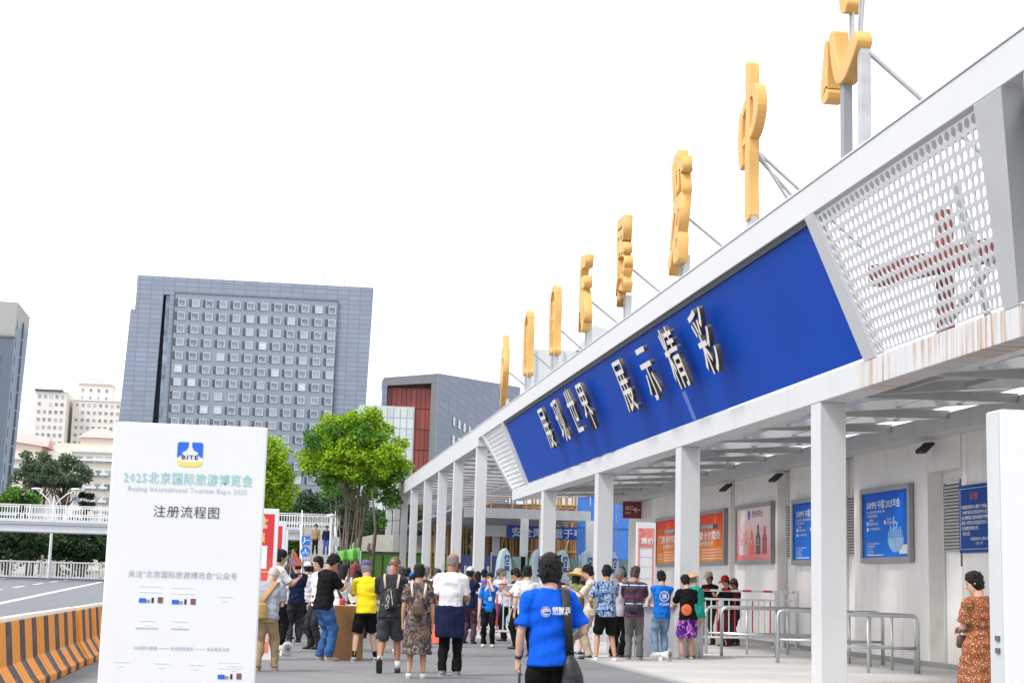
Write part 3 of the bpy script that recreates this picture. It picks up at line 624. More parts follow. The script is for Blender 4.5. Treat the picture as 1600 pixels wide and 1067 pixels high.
# second dark building with red recess
t = thing('office_block', 'dark slate office block with deep red recessed front behind the tree', 'building', (30, 340, 0))
slate = mat('slate_cladding', (.09,.12,.17), .6, fn=brickf((.17,.215,.31), (.205,.25,.345), (.145,.18,.26), .3, 1.0, .5, .05))
MB().slab([(21.5,330,42.2),(32.9,330,43.3),(32.9,330,45.3),(21.5,330,43.9)], (0,7,0)).build('roof_band', mat('grey_band', (.2,.21,.22), .6, var=.1), t)
MB().box(21.5, 22.3, 330, 335, 0, 42.25).build('fin_wall', slate, t)
MB().box(31.7, 32.9, 330, 336, 0, 43.2).build('corner_pier', mat('grey_band', (.2,.21,.22), .6), t)
redm = mat('red_metal_panels', (.24,.055,.045), .55, objr=.2)
for k in range(9):
    for j in range(9): MB().box(22.5+k*1.03, 23.45+k*1.03, 331.6-.1*(k % 3), 332, 2.6+j*4.4, 6.85+j*4.4).build('red_panel', redm, t)
MB().box(22.3, 31.7, 332, 333, 0, 43.4).build('recess_back', mat('deep_red_back', (.10,.02,.02), .6), t)  # darker red back wall behind the panels
for k in range(9): MB().box(23.0+k*.62, 23.4+k*.62, 331.2, 331.5, 34.6, 37.2).build('louvre_fin', mat('pale_fin', (.6,.6,.62), .5), t)
sidew = MB().slab([(32.9,330,0),(32.9,330,45.3),(75,470,60.5),(75,470,0)], (.5,-.15,0)).build('side_wall', slate, t)
d = Vector((75-32.9, 140, 0)); 
for i in range(18):
    for j in range(9):
        f = .12+i*.047; p = Vector((32.9, 330, 0))+d*f+Vector((.62,-.19,0)); zz = 36.9-j*4.1
        MB().bar(p+Vector((0,0,zz-1.0)), p+Vector((0,0,zz+1.0)), 2.7, .12, d.normalized()).build('window', PANE, t)
# glass office
t = thing('glass_office', 'pale glass curtain wall office standing in front of the red fronted block', 'building', (20, 285, 0))
MB().box(14.2, 24.0, 280.2, 295, 0, 32.4).build('wall', mat('pale_panel', (.50,.55,.56), .4, var=.1, vscale=.5), t)
gp = mat('curtain_glass', (.28,.36,.42), .15, objr=.45)
gme = MB().box(-.52,.52,0,.1,-.85,.85).mesh('glass_panel', gp); gm2 = MB().box(-.52,.52,0,.1,-.85,.85).mesh('spandrel_panel', mat('pale_spandrel', (.55,.6,.6), .35, objr=.1))
for i in range(8):
    for j in range(16):
        g = j > 4 and j % 2 == 0 or (i == 6 and j in (3,5)); o = link(gme if g else gm2, 'glass_panel' if g else 'spandrel_panel', t, 0, False); o.location = (15.0+i*1.18-20, 280.08-285, 31.2-j*1.85)
# grey tower at the left edge
t = thing('apartment_tower', 'tall dark grey apartment tower cut off by the left edge', 'building', (-45, 262, 0))
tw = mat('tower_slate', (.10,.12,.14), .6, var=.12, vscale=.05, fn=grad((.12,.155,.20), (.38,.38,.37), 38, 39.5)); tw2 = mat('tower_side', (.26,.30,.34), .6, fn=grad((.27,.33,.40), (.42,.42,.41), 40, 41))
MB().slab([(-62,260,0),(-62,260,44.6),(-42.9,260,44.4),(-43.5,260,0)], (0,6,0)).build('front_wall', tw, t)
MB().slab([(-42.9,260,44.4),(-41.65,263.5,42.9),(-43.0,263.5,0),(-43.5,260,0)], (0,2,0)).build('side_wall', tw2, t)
MB().box(-62,-42.85,259.85,259.99,38.5,38.8).build('cornice', dark_grey, t)
for j in range(13):
    for i in range(3):
        z = 34.9-j*2.6; o = MB().box(-46.3-i*4.5, -45.0-i*4.5, 259.85, 260, z, z+1.2).build('window', mat('pale_window_frame', (.42,.46,.52), .5), t)
        MB().box(-46.2-i*4.5, -45.7-i*4.5, 259.8, 259.86, z+.1, z+1.1).box(-45.6-i*4.5, -45.1-i*4.5, 259.8, 259.86, z+.1, z+1.1).build('pane', PANE, o)
    z = 40.0-j*2.9
    MB().bar((-42.85+.0-j*.035,260.6,z),(-42.85-.0-j*.035,260.6,z+1.6),.25,.3).build('side_window', ACM, t); MB().bar((-42.2-j*.035,262.2,z-1.2),(-42.2-j*.035,262.2,z+1.4),.5,.3).build('side_window', ACM, t)
# cream apartment blocks
cream = mat('cream_render', (.76,.69,.60), .7, var=.06, vscale=.15); cream2 = mat('far_cream_render', (.80,.75,.68), .7, var=.05); pinkroof = mat('pink_roof_tiles', (.66,.42,.40), .7, var=.15)  # far cream made paler in colour, standing in for haze
wht = mat('white_trim', (.80,.78,.76), .6)
def block(label, x0, x1, y, h, depth, cr, rows, cols, dz, wsz, roof=None, loc=None):
    t = thing('apartment_block', label, 'building', ((x0+x1)/2, y+depth/2, 0)); MB().box(x0, x1, y, y+depth, 0, h).build('wall', cr, t)
    MB().box(x0-.3, x1+.3, y-.35, y-.01, h-.5, h).build('cornice', wht, t)
    n = cols; dx = (x1-x0-1.2)/n
    winset(t, x0+.6+dx/2, dx, n, h-dz*.75, dz, rows, y, wsz[0], wsz[1], mat('dark_far_frame', (.5,.5,.5), .5), skip=lambda i, j: random.random() < .05)
    return t
t = block('cream apartment block with bay windows and pink hipped roof, right of the street lamp', -37.7, -29.5, 300, 24.0, 18, cream, 8, 4, 2.5, (1.25,1.3))
for j in range(8): MB().box(-35.0, -32.9, 299.3, 299.95, 19.3-j*2.5, 19.7-j*2.5).box(-32.4, -30.9, 299.3, 299.95, 19.3-j*2.5, 19.7-j*2.5).build('balcony', wht, t)
MB().box(-42.2, -37.72, 302, 316, 0, 23.6).build('side_wing', cream, t); MB().box(-42.5,-29.2,299.5,299.95,21.9,22.3).build('cornice', wht, t)
MB().box(-36.5, -30.4, 301.5, 316, 24, 26.4).build('attic', cream, t); MB().box(-41,-36.52,303,316,23.6,25.3).build('attic', cream, t)
MB().add([(-37,301,26.4),(-29.9,301,26.4),(-29.9,317,26.4),(-37,317,26.4),(-34.9,307,28.6),(-32.5,307,28.6)], [(0,1,5,4),(1,2,5),(2,3,4,5),(3,0,4),(3,2,1,0)]).build('roof', pinkroof, t)
for x in (-39.9,-38.3): MB().box(x, x+.9, 301.9, 302, 22.0, 23.0).build('window', PANE, t)
t = block('cream apartment block with long pink roof between the grey tower and the hipped roof block', -49, -42.5, 300, 22.2, 14, cream, 5, 3, 3.6, (1.3,1.4))
MB().box(-49,-43.5,301.5,313,22.2,25.2).build('attic', cream, t); MB().add([(-49.4,300.8,25.2),(-42.3,300.8,24.3),(-42.5,306,26.4),(-48.5,306,27.3),(-48.9,312,25.2),(-42.5,312,24.3)], [(0,1,2,3),(3,2,5,4),(0,3,4),(1,5,2),(0,4,5,1)]).build('roof', pinkroof, t)
t = block('distant cream high rise with a small red roofed turret on top', -89, -68, 700, 76, 30, cream2, 22, 8, 3.3, (1.3,1.4))
MB().box(-87.5,-73,702,716,76,83).build('turret', cream2, t)
MB().add([(-87.9,701.5,83),(-72.6,701.5,83),(-72.6,716.5,83),(-87.9,716.5,83),(-82.3,709,87.2),(-78,709,87.2)], [(0,1,5,4),(1,2,5),(2,3,4,5),(3,0,4),(3,2,1,0)]).build('roof', pinkroof, t)
winset(t, -85.5, 3.4, 4, 80.3, 3.4, 2, 702, 1.2, 1.6, wht)
t = block('distant cream high rise with flat roof, left of the turreted one', -103.5, -90.5, 690, 78, 26, cream2, 22, 5, 3.3, (1.3,1.5))
MB().box(-103.9,-92,689.4,690,77.6,78.6).build('parapet', ACM, t)
t = block('lower distant cream high rise touching the dark hotel edge', -67, -57, 705, 74, 26, cream2, 20, 3, 3.4, (1.0,1.4))
t = block('faint pale tower top just right of the grey apartment tower', -112, -106.5, 720, 62, 20, cream2, 8, 2, 3.6, (1.2,1.4))

# ================================================================ FOOTBRIDGE, RAILS, BARRIERS
br_m = mat('bridge_white', (.62,.64,.67), .5, var=.08); rail_m = mat('white_railing_paint', (.72,.73,.74), .45)
fb = thing('footbridge', 'pale steel footbridge crossing the road with stairs down to the plaza', 'bridge', (-10, 95, 0))
MB().slab([(-60,94,3.62),(3.7,94,3.62),(3.7,94,4.35),(-60,94,4.35)], (0,3,0)).build('deck', br_m, fb); MB().box(-60,3.7,93.9,93.99,4.02,4.2).build('edge_strip', mat('bridge_edge_grey', (.35,.38,.42), .5), fb)  # grey strip along the deck edge
for yy in (94.1, 96.9):
    for z in (4.62, 5.12): MB().box(-60, 3.6, yy, yy+.05, z, z+.06).build('rail', rail_m, fb)
    bars = MB()
    for k in range(400): bars.box(-58+k*.155, -57.965+k*.155, yy+.01, yy+.04, 4.35, 5.12)
    stuff(bars.build('baluster', rail_m, fb))
pl = MB().box(0,.09,0,.09,0,.85).mesh('rail_post', rail_m)
for k in range(30): o = link(pl, 'rail_post', fb, 0, False); o.location = (-48+k*2+0, -.95, 4.35)
for x in (-16.0, -34): MB().tube([(x+.0,95.5,0),(x,95.5,3.62)], .22, 12).build('pier', br_m, fb)
# stair flight coming towards the plaza
st = MB()
for k in range(22): MB().box(1.7, 3.5, 93.7-k*.36, 94.06-k*.36, 4.3-k*.195-.35, 4.3-k*.195).build('step', mat('stair_concrete', (.5,.5,.48), .7, var=.1), fb)
for x in (1.55, 3.52):
    MB().slab([(x,94,4.5),(x,94,3.9),(x,86,-.3),(x,86,.3)], (.12,0,0)).build('stringer', br_m, fb)
    for k in range(5): MB().bar((x+.06,93.8-k*1.8,4.3-k*.98),(x+.06,93.8-k*1.8,5.25-k*.98),.05,.05).build('rail_post', rail_m, fb)
    MB().bar((x+.06,94,5.35),(x+.06,86,1.0),.06,.06).build('rail', rail_m, fb)
rw = thing('ramp_wall', 'cream ramp parapet wall behind the far gate columns', 'wall', (7, 96.5, 0))
MB().slab([(4.6,96.2,2.9),(10.5,96.2,3.0),(10.5,96.2,4.2),(6.0,96.2,4.12),(5.1,96.2,3.9),(4.65,96.2,3.4)], (0,.4,0)).build('parapet', mat('cream_concrete', (.72,.69,.62), .7, var=.08), rw)
MB().box(4.8,10.4,96.15,96.19,3.0,3.06).build('drip_edge', grey_paint, rw)
for x in (5.0, 7.6, 10.1): MB().box(x, x+.3, 96.3, 96.6, 0, 2.95).build('pier', br_m, rw)
gh = mat('green_hoarding', (.09,.24,.03), .7, var=.12, vscale=1); gnet = mat('green_mesh_cloth', (.12,.38,.06), .7, var=.25, vscale=2)
t = thing('green_hoarding', 'artificial grass covered hoarding in a dark frame below the cream ramp wall', 'hoarding', (7, 90, 0))
for k in range(4): MB().box(4.95+k*1.3, 6.17+k*1.3, 90, 90.06, .3, 2.9).build('panel', gh, t); MB().box(4.85+k*1.3, 4.93+k*1.3, 89.95, 90.05, 0, 2.98).build('post', mat('dark_brown_frame', (.06,.05,.03), .6), t)
MB().box(4.85,10.1,89.94,90.0,2.9,3.0).build('top_rail', mat('dark_brown_frame', (.06,.05,.03), .6), t)
cl = MB(); vs = []
for i in range(13):
    for j in range(5): vs.append((3.3+i*.105, 84+.18*sin(i*1.3)+j*.05, 2.35+.12*j+.010*i*j*.5))
cl.add(vs, [(i*5+j, (i+1)*5+j, (i+1)*5+j+1, i*5+j+1) for i in range(12) for j in range(4)]); o = cl.build('green_netting', gnet, None, smooth=True); o.modifiers.new('t','SOLIDIFY').thickness = .02
tag(o, 'loose bright green netting sagging beside the tree trunks', 'netting')
t = thing('netting_pole', 'thin pole pair carrying the green netting beside the stairs', 'pole', (3.3,84,0)); MB().tube([(3.28,84,0),(3.28,84,2.95)], .04, 6).tube([(4.62,84,0),(4.62,84,2.9)], .04, 6).build('shaft', grey_paint, t)
# white guard rail across the far side of the road
gr = thing('guard_rail', 'white slatted guard rail along the far side of the road', 'railing', (-20, 100, .9))
rb = MB()
for k in range(260):
    if k % 10: rb.box(-50+k*.18, -49.94+k*.18, 100, 100.03, .97, 1.98)
stuff(rb.build('baluster', rail_m, gr))
ppm = MB().box(0,.1,0,.1,0,1.15).mesh('post', rail_m)
for k in range(26): o = link(ppm, 'post', gr, 0, False); o.location = (-30+k*1.8, -.03, 0)
for z in (1.0, 1.9): MB().box(-50, -3.5, 99.97, 100.05, z, z+.09).build('rail', rail_m, gr)
MB().box(-50,-3.5,99.6,100.3,.90,.97).build('footing', mat('dark_footing', (.1,.1,.1), .8), gr)
# jersey barriers
def jbf(n, l, mp, src, b):
    s = n.new('ShaderNodeSeparateXYZ'); l.new(mp.outputs[0], s.inputs[0]); m = n.new('ShaderNodeMath'); m.operation = 'MULTIPLY_ADD'; m.inputs[1].default_value = 1.01; m.inputs[2].default_value = .17; l.new(s.outputs[1], m.inputs[0])
    fr = n.new('ShaderNodeMath'); fr.operation = 'FRACT'; l.new(m.outputs[0], fr.inputs[0]); g = n.new('ShaderNodeMath'); g.operation = 'GREATER_THAN'; g.inputs[1].default_value = .58; l.new(fr.outputs[0], g.inputs[0])
    z = n.new('ShaderNodeMath'); z.operation = 'GREATER_THAN'; z.inputs[1].default_value = .795; l.new(s.outputs[2], z.inputs[0])
    c = mixc(n, l, g.outputs[0], (.86,.31,.025), (.055,.045,.045)); c = mixc(n, l, z.outputs[0], c, (.62,.55,.45))
    d = mask(n, l, mp.outputs[0], 7, .62, .72, detail=6); c = mixc(n, l, mulm(n, l, d, .55), c, (.35,.27,.2))
    e = mask(n, l, mp.outputs[0], 2.5, .55, .75); return mixc(n, l, mulm(n, l, e, .3), c, (.5,.35,.22))
jbm = mat('striped_barrier_paint', (.8,.3,.05), .6, bump=.15, bscale=9, fn=jbf)
jp = [(-.30,0),(.30,0),(.30,.09),(.26,.13),(.13,.33),(.08,.80),(.05,.84),(-.05,.84),(-.08,.80),(-.13,.33),(-.26,.13),(-.30,.09)]
jme = MB().slab([(a,0,b) for a,b in jp], (0,2.0-.03,0)).mesh('barrier_body', jbm)
jn = ['nearest', 'second nearest', 'third nearest', 'fourth', 'fifth', 'sixth', 'seventh', 'eighth']
for k in range(8):
    y = 14.6+k*2.0
    o = link(jme, 'jersey_barrier', None, .012, False); o.location = (-2.92+random.uniform(-.015,.015), y, 0); o.rotation_euler = (0,0,random.uniform(-.012,.012))
    tag(o, 'striped concrete road barrier, %s in the row left of the white board' % jn[k], 'road barrier', 'striped concrete barriers beside the road')
# street lamp with two arms
t = thing('street_lamp', 'white twin armed street lamp rising behind the footbridge', 'street lamp', (-13.45, 100, .9))
MB().tube([(-13.45,100,.9),(-13.45,100,3.5),(-13.45,100,5.6)], [.1,.085,.06], 10).build('pole', rail_m, t)
for sg, hx, hz in ((-1,-14.55,6.35),(1,-12.2,6.4)):
    MB().tube([(-13.45,100,5.2),(-13.45+sg*.35,100,5.75),(-13.45+sg*.75,100,6.1),(hx,100,hz)], .035, 6).build('arm', rail_m, t); MB().ell((hx,100,hz+.03),(.32,.14,.07)).build('lamp_head', rail_m, t, smooth=True)
MB().tube([(-13.45,100,5.5),(-13.45,100,5.95)], .045, 6).build('finial', rail_m, t)
# cctv pole
t = thing('camera_pole', 'slim white pole with surveillance camera beside the stairs', 'pole', (2.95, 84.0, 0)); MB().tube([(3.02,84.5,0),(3.02,84.5,4.75)], .055, 8).build('pole', rail_m, t); MB().bar((2.75,84.5,4.72),(3.1,84.4,4.78),.1,.1).build('camera', rail_m, t)
MB().box(3.15,3.5,84.4,84.45,3.1,3.6).build('bracket_frame', grey_paint, t)
# blue road signs
t = thing('road_sign', 'blue square footbridge sign above a round cycle sign on one post', 'road sign', (1.12, 55, 0)); sgb = mat('sign_blue', (.01,.16,.62), .35)
MB().tube([(1.12,55.05,0),(1.12,55.05,2.85)], .035, 8).build('post', steel, t); MB().box(.97,1.27,54.98,55.0,2.50,2.82).build('square_plate', sgb, t)
MB().slab([(1.0,54.975,2.53),(1.13,54.975,2.66),(1.24,54.975,2.66),(1.24,54.975,2.68),(1.12,54.975,2.68),(.99,54.975,2.55)], (0,.003,0)).tube([(1.07,54.975,2.74),(1.07,54.978,2.74)], .025, 8).box(1.055,1.085,54.975,54.978,2.64,2.72).build('pictogram', white_ink, t)
MB().tube([(1.12,54.97,2.28),(1.12,55.0,2.28)], .17, 20).build('round_plate', sgb, t)
cyc = MB()
for x in (1.05, 1.19): cyc.add([(x+.045*cos(a)*q, 54.965, 2.23+.045*sin(a)*q) for q in (1,.7) for a in np.linspace(0, 2*pi, 12, False)], [(k, (k+1) % 12, 12+(k+1) % 12, 12+k) for k in range(12)])
cyc.box(1.05,1.19,54.963,54.966,2.265,2.28).box(1.10,1.14,54.963,54.966,2.28,2.38).build('pictogram', white_ink, t); MB().box(.97,1.27,54.98,55,2.03,2.09).build('text_plate', white_ink, t); text('非机动车道', .055, blue_ink, t, (.98,54.98,2.045), (1,0,0), (0,0,1))
t = thing('overhead_cable', 'dark cable sagging across the street from the trees', 'cable', (0, 98, 0)); MB().tube([(-1.0+q*.35, 84+q*.4, 6.0-.14*q+.004*q*q) for q in range(26)], .02, 4).build('cable', black_plastic, t)

# ================================================================ TREES
bark = mat('bark', (.12,.09,.07), .9, var=.35, vscale=4, bump=.5, bscale=12); bark_l = mat('pale_bark', (.24,.19,.15), .9, var=.3, vscale=4)
def leafm(name, col, amt=.35):
    m = mat(name, col, .55, isl=amt, spec=.3); nt_ = m.node_tree; b = nt_.nodes['Principled BSDF']
    tr = nt_.nodes.new('ShaderNodeBsdfTranslucent'); ad = nt_.nodes.new('ShaderNodeMixShader'); ad.inputs[0].default_value = .35
    src = b.inputs['Base Color'].links[0].from_socket; nt_.links.new(src, tr.inputs[0]); out = nt_.nodes['Material Output']
    nt_.links.new(b.outputs[0], ad.inputs[1]); nt_.links.new(tr.outputs[0], ad.inputs[2]); nt_.links.new(ad.outputs[0], out.inputs[0]); return m
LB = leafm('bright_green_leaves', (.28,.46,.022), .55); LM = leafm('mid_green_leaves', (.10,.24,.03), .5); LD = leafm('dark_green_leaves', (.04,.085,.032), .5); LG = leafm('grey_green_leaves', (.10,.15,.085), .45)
def leaves(centers, per, spread, size, m, name, parent):
    c = np.repeat(np.array(centers), per, 0); n = len(c)
    d = RNG.normal(size=(n,3)); d /= np.linalg.norm(d, axis=1)[:,None]; d *= (RNG.random((n,1))**.45)*spread
    d[:,2] *= .72; p = c+d
    a = RNG.normal(size=(n,3)); a[:,2] *= .6; a /= np.linalg.norm(a, axis=1)[:,None]; b = np.cross(a, RNG.normal(size=(n,3))); b /= np.linalg.norm(b, axis=1)[:,None]
    s = size*(.6+.8*RNG.random((n,1))); q = np.stack([p-a*s, p-b*s*.5, p+a*s, p+b*s*.5], 1).reshape(-1,3)
    me = bpy.data.meshes.new(name); me.vertices.add(4*n); me.vertices.foreach_set('co', q.ravel()); me.loops.add(4*n); me.polygons.add(n)
    me.loops.foreach_set('vertex_index', np.arange(4*n)); me.polygons.foreach_set('loop_start', np.arange(0, 4*n, 4)); me.polygons.foreach_set('loop_total', np.full(n, 4)); me.materials.append(m); me.update(calc_edges=True)
    return link(me, name, parent)
def tree(label, x, y, z0, trunk_h, cr, cz, nclump, per, size, m, spread=.9, stems=1, tr=.2, bk=None, group=None, cat='tree', seed=0, name='broadleaf_tree'):
    R_ = random.Random(seed+int(x*7+y)); t = thing(name, label, cat, (x, y, z0), 0, group); bk = bk or bark
    cs = []; tb = MB()
    for i in range(nclump):
        while True:
            v = Vector((R_.uniform(-1,1), R_.uniform(-1,1), R_.uniform(-1,1)))
            if v.length < 1: break
        v = v.normalized()*(.35+.65*R_.random()**.5) if v.length else v
        if v.z < -.45: v.z *= .5
        cs.append((x+v.x*cr[0]*(1-.25*max(0,v.z)), y+v.y*cr[1], cz+v.z*cr[2]+R_.uniform(-.2,.2)))
    top = Vector((x, y, cz-cr[2]*.3)); fork = Vector((x, y, z0+trunk_h))
    for s_ in range(stems):
        a = 2*pi*s_/max(stems,1); o = Vector((cos(a), sin(a)*.5, 0))*(.25*(stems > 1)); 
        tb.tube([Vector((x,y,z0))+o*.8, fork*.5+Vector((x,y,z0))*.5+o+Vector((R_.uniform(-.1,.1),0,0)), fork+o*1.6, top+o*3], [tr, tr*.85, tr*.7, tr*.4], 7)
    for c in cs[::max(1, len(cs)//26)]:
        c = Vector(c); s0 = fork.lerp(top, R_.random()); mid = s0.lerp(c, .5)+Vector((R_.uniform(-.3,.3), 0, -.25)); tb.tube([s0, mid, c], [tr*.4, tr*.22, tr*.07], 5)
    tb.build('trunk', bk, t, smooth=True); leaves(cs, per, spread, size, m, 'crown', t); return t
tree('bright yellow green street tree with bare lower stems in the centre', 4.5, 90, 0, 3.2, (3.0,2.4,2.6), 8.25, 120, 300, .105, LB, .66, stems=5, tr=.10, bk=bark_l, seed=3)
tt = [o for o in bpy.data.objects if o.name.startswith('broadleaf_tree')][-1]
leaves([(4.5+random.uniform(-2.7,2.7), 90+random.uniform(-2,2), 8.1+random.uniform(-2.4,1.8)) for _ in range(46)], 170, .6, .12, LM, 'inner_shade_leaves', tt)  # darker leaf set inside the crown paints its inner shade
b2 = MB()
for k in range(11): b2.tube([(3.6+k*.11+random.uniform(-.1,.1), 89.5+random.uniform(-.3,.3), .2), (3.5+k*.13+random.uniform(-.2,.2), 89.6, 3.4), (3.0+k*.2+random.uniform(-.3,.3), 89.8, 6.8)], [.06,.045,.02], 5)
b2.build('lower_stem', bark_l, tt)
t = thing('pollard_trunk', 'dark leaning tree trunk with cut branch stub above the green hoarding', 'tree', (5.5, 88, 0)); MB().tube([(5.55,88,0),(5.5,88,2.6),(5.62,88,4.2),(5.3,88,6.4)], [.13,.12,.09,.05], 8).tube([(5.5,88,2.7),(5.25,88,3.1),(5.3,88,3.4)], [.1,.1,.09], 7).build('trunk', bark, t, smooth=True)
leaves([(5.9,88,4.4),(6.0,88,4.7)], 60, .3, .1, LM, 'crown', t)
tree('tall fresh green tree directly right of the white info board', -.75, 108, 0, 3, (1.8,2.2,3.3), 7.6, 80, 230, .13, LB, .8, seed=5)
tree('mid green tree behind the red display boards', .5, 112, 0, 3, (1.5,2.2,2.1), 4.6, 56, 200, .13, LM, .8, seed=6)
for i, (x, y, h, r, lab) in enumerate(((2.8,125,7.6,2.6,'dark green tree behind the blue road sign'), (5.2,132,8.6,3.2,'taller dark green tree behind the bright tree stems, left of the gate'), (6.2,128,7.4,2.8,'dark green tree behind the bright tree stems'), (9.8,124,7.6,2.6,'dark green tree seen between the far gate columns'), (13.6,126,7.0,2.6,'dark green tree at the far end of the gate roof'), (4.6,118,5.2,2.0,'low dark green tree beside the stairs and netting'),(8.0,116,6.2,2.0,'low dark green tree behind the cream ramp wall'))):
    tree(lab, x, y, 0, h*.3, (r,r*.8,h*.42), h*.62, 60, 170, .15, LD, .95, seed=i)
tree('airy grey green tree above the footbridge, left of the lamp arms', -20.0, 138, .9, 4, (2.2,2,1.9), 9.6, 42, 150, .13, LG, .6, seed=11)
tree('airy grey green tree with gaps, behind the street lamp', -17.6, 136, .9, 4, (2.4,2,1.6), 9.4, 44, 150, .13, LG, .6, seed=12)
tree('small dark cone shaped tree behind the footbridge walker', -15.7, 137, .9, 3, (.6,.6,1.2), 7.4, 14, 150, .1, LD, .35, seed=13, name='conifer')
tree('dark tree filling the left edge above the footbridge', -23.4, 128, .9, 3, (1.3,1.5,2.6), 7.0, 34, 190, .14, LD, .6, seed=14)
for i in range(8):
    tree(('dark tree under the footbridge, %s from the left edge' % ('first','second','third','fourth','fifth','sixth','seventh','eighth')[i]), -25+i*2.6, 116+(i % 3)*4, .9, 1.2, (2.0,1.8,1.9), 3.4, 46, 190, .15, LD, .8, seed=20+i, tr=.14)
tree('green bushy tree behind the guard rail, above the bridge line', -20.2, 128, .9, 3, (2.2,2,1.2), 6.4, 46, 190, .14, LM, .75, seed=31)
# far wooded belt so the horizon is closed
cs = [(x, 150+RNG.random()*14, 1.2+RNG.random()*4.6) for x in np.arange(-60, 60, .55)]
stuff(leaves(cs, 60, 1.5, .3, LD, 'hedge_belt', None)); hb_ = bpy.data.objects['hedge_belt']; tag(hb_, 'continuous dark belt of park shrubs closing the view', 'shrubs')

# ================================================================ PEOPLE
def remesh(mb, name, m, vox, smooth=2, fold=0, seed=0, fs=1.0, fdir=(1,1,.5)):
    me0 = mb.mesh('tmp'); o = bpy.data.objects.new('tmp', me0)
    r = o.modifiers.new('r', 'REMESH'); r.mode = 'VOXEL'; r.voxel_size = vox; r.use_smooth_shade = True
    if smooth: q = o.modifiers.new('s', 'SMOOTH'); q.factor = .5; q.iterations = smooth
    me = evaluated(o)
    bpy.data.objects.remove(o); bpy.data.meshes.remove(me0); me.name = name
    n = len(me.vertices)
    if fold and n:
        a = np.empty(n*3); me.vertices.foreach_get('co', a); a = a.reshape(-1,3); nn = np.empty(n*3); me.vertex_normals.foreach_get('vector', nn); nn = nn.reshape(-1,3)
        g = np.random.default_rng(seed+11); d = np.zeros(n); F = np.array(fdir)
        for k in range(9):
            w_ = g.normal(size=3)*F; w_ *= (16+g.random()*38)*fs/np.linalg.norm(w_); ph = g.random()*6.28
            w2 = g.normal(size=3)*9; d += np.sin(a@w_+ph+1.6*np.sin(a@w2+ph*2))
        d /= 3.0; d = np.sign(d)*np.abs(d)**.8
        me.vertices.foreach_set('co', (a+nn*(d*fold)[:,None]).ravel())
    me.materials.clear(); me.materials.append(m); me.shade_smooth(); me.update(); return me
SK = {'l': mat('skin_light', (.62,.37,.26), .5, var=.10, vscale=14), 'm': mat('skin_medium', (.50,.27,.17), .5, var=.10, vscale=14), 'd': mat('skin_tanned', (.36,.17,.095), .5, var=.10, vscale=14)}
HR = {'black': mat('black_hair', (.006,.0055,.0055), .5, spec=.25, bump=.7, bscale=90), 'grey': mat('grey_hair', (.20,.19,.185), .55, bump=.6, bscale=90, var=.4, vscale=30), 'brown': mat('dark_brown_hair', (.035,.022,.015), .4, bump=.6, bscale=90), 'red': mat('dyed_red_hair', (.20,.02,.015), .4, bump=.6, bscale=90), 'buzz': mat('shaved_hair', (.13,.085,.06), .7, var=.3, vscale=40), 'white': mat('white_hair', (.48,.46,.44), .6, bump=.6, bscale=90)}
def cloth(name, col, **k):
    k.setdefault('spec', .15); k.setdefault('rough', .9); k.setdefault('var', .12); k.setdefault('vscale', 6); k.setdefault('bump', .35); k.setdefault('bscale', 16); return mat(name, col, **k)
def stripes(n, l, mp, src, b):
    s = n.new('ShaderNodeSeparateXYZ'); l.new(mp.outputs[0], s.inputs[0]); cr = n.new('ShaderNodeValToRGB'); cr.color_ramp.interpolation = 'CONSTANT'
    m = n.new('ShaderNodeMath'); m.operation = 'MULTIPLY_ADD'; m.inputs[1].default_value = 2.9; m.inputs[2].default_value = -2.62+.0; l.new(s.outputs[2], m.inputs[0])
    f = n.new('ShaderNodeMath'); f.operation = 'FRACT'; l.new(m.outputs[0], f.inputs[0]); l.new(f.outputs[0], cr.inputs[0]); e = cr.color_ramp.elements
    e[0].color = (.07,.03,.045,1); e[0].position = 0; e[1].color = (.05,.06,.10,1); e[1].position = .25
    for p, c in ((.42,(.60,.60,.66,1)), (.47,(.05,.06,.10,1)), (.62,(.16,.03,.06,1)), (.78,(.09,.05,.08,1)), (.9,(.045,.05,.09,1))): x = e.new(p); x.color = c
    return cr.outputs[0]
def vor(cols, sc, lo=None, stretch=(1,1,1), kind='VORONOI'):
    def f(n, l, mp, src, b):
        m2 = n.new('ShaderNodeMapping'); m2.inputs['Scale'].default_value = stretch; l.new(mp.outputs[0], m2.inputs[0])
        nz = n.new('ShaderNodeTexNoise'); nz.inputs['Scale'].default_value = sc*.8; nz.inputs['Detail'].default_value = 5; l.new(m2.outputs[0], nz.inputs[0])
        t = n.new('ShaderNodeTexVoronoi'); t.inputs['Scale'].default_value = sc; ad = n.new('ShaderNodeMixRGB'); ad.inputs[0].default_value = .25; l.new(m2.outputs[0], ad.inputs[1]); l.new(nz.outputs['Color'], ad.inputs[2]); l.new(ad.outputs[0], t.inputs[0])
        s = n.new('ShaderNodeSeparateXYZ'); l.new(t.outputs['Color'], s.inputs[0]); cr = n.new('ShaderNodeValToRGB'); cr.color_ramp.interpolation = 'CONSTANT'; e = cr.color_ramp.elements
        e[0].color = (*cols[0],1); e[1].color = (*cols[-1],1); e[1].position = (len(cols)-1)/len(cols)
        for i in range(1, len(cols)-1): x = e.new(i/len(cols)); x.color = (*cols[i],1)
        l.new(s.outputs[0], cr.inputs[0]); return cr.outputs[0]
    return f
def dots(base, dot, sc):
    def f(n, l, mp, src, b):
        t = n.new('ShaderNodeTexVoronoi'); t.inputs['Scale'].default_value = sc; l.new(mp.outputs[0], t.inputs[0]); r = n.new('ShaderNodeMapRange'); r.inputs[1].default_value = .32; r.inputs[2].default_value = .24; l.new(t.outputs['Distance'], r.inputs[0])
        return mixc(n, l, r.outputs[0], base, dot)
    return f
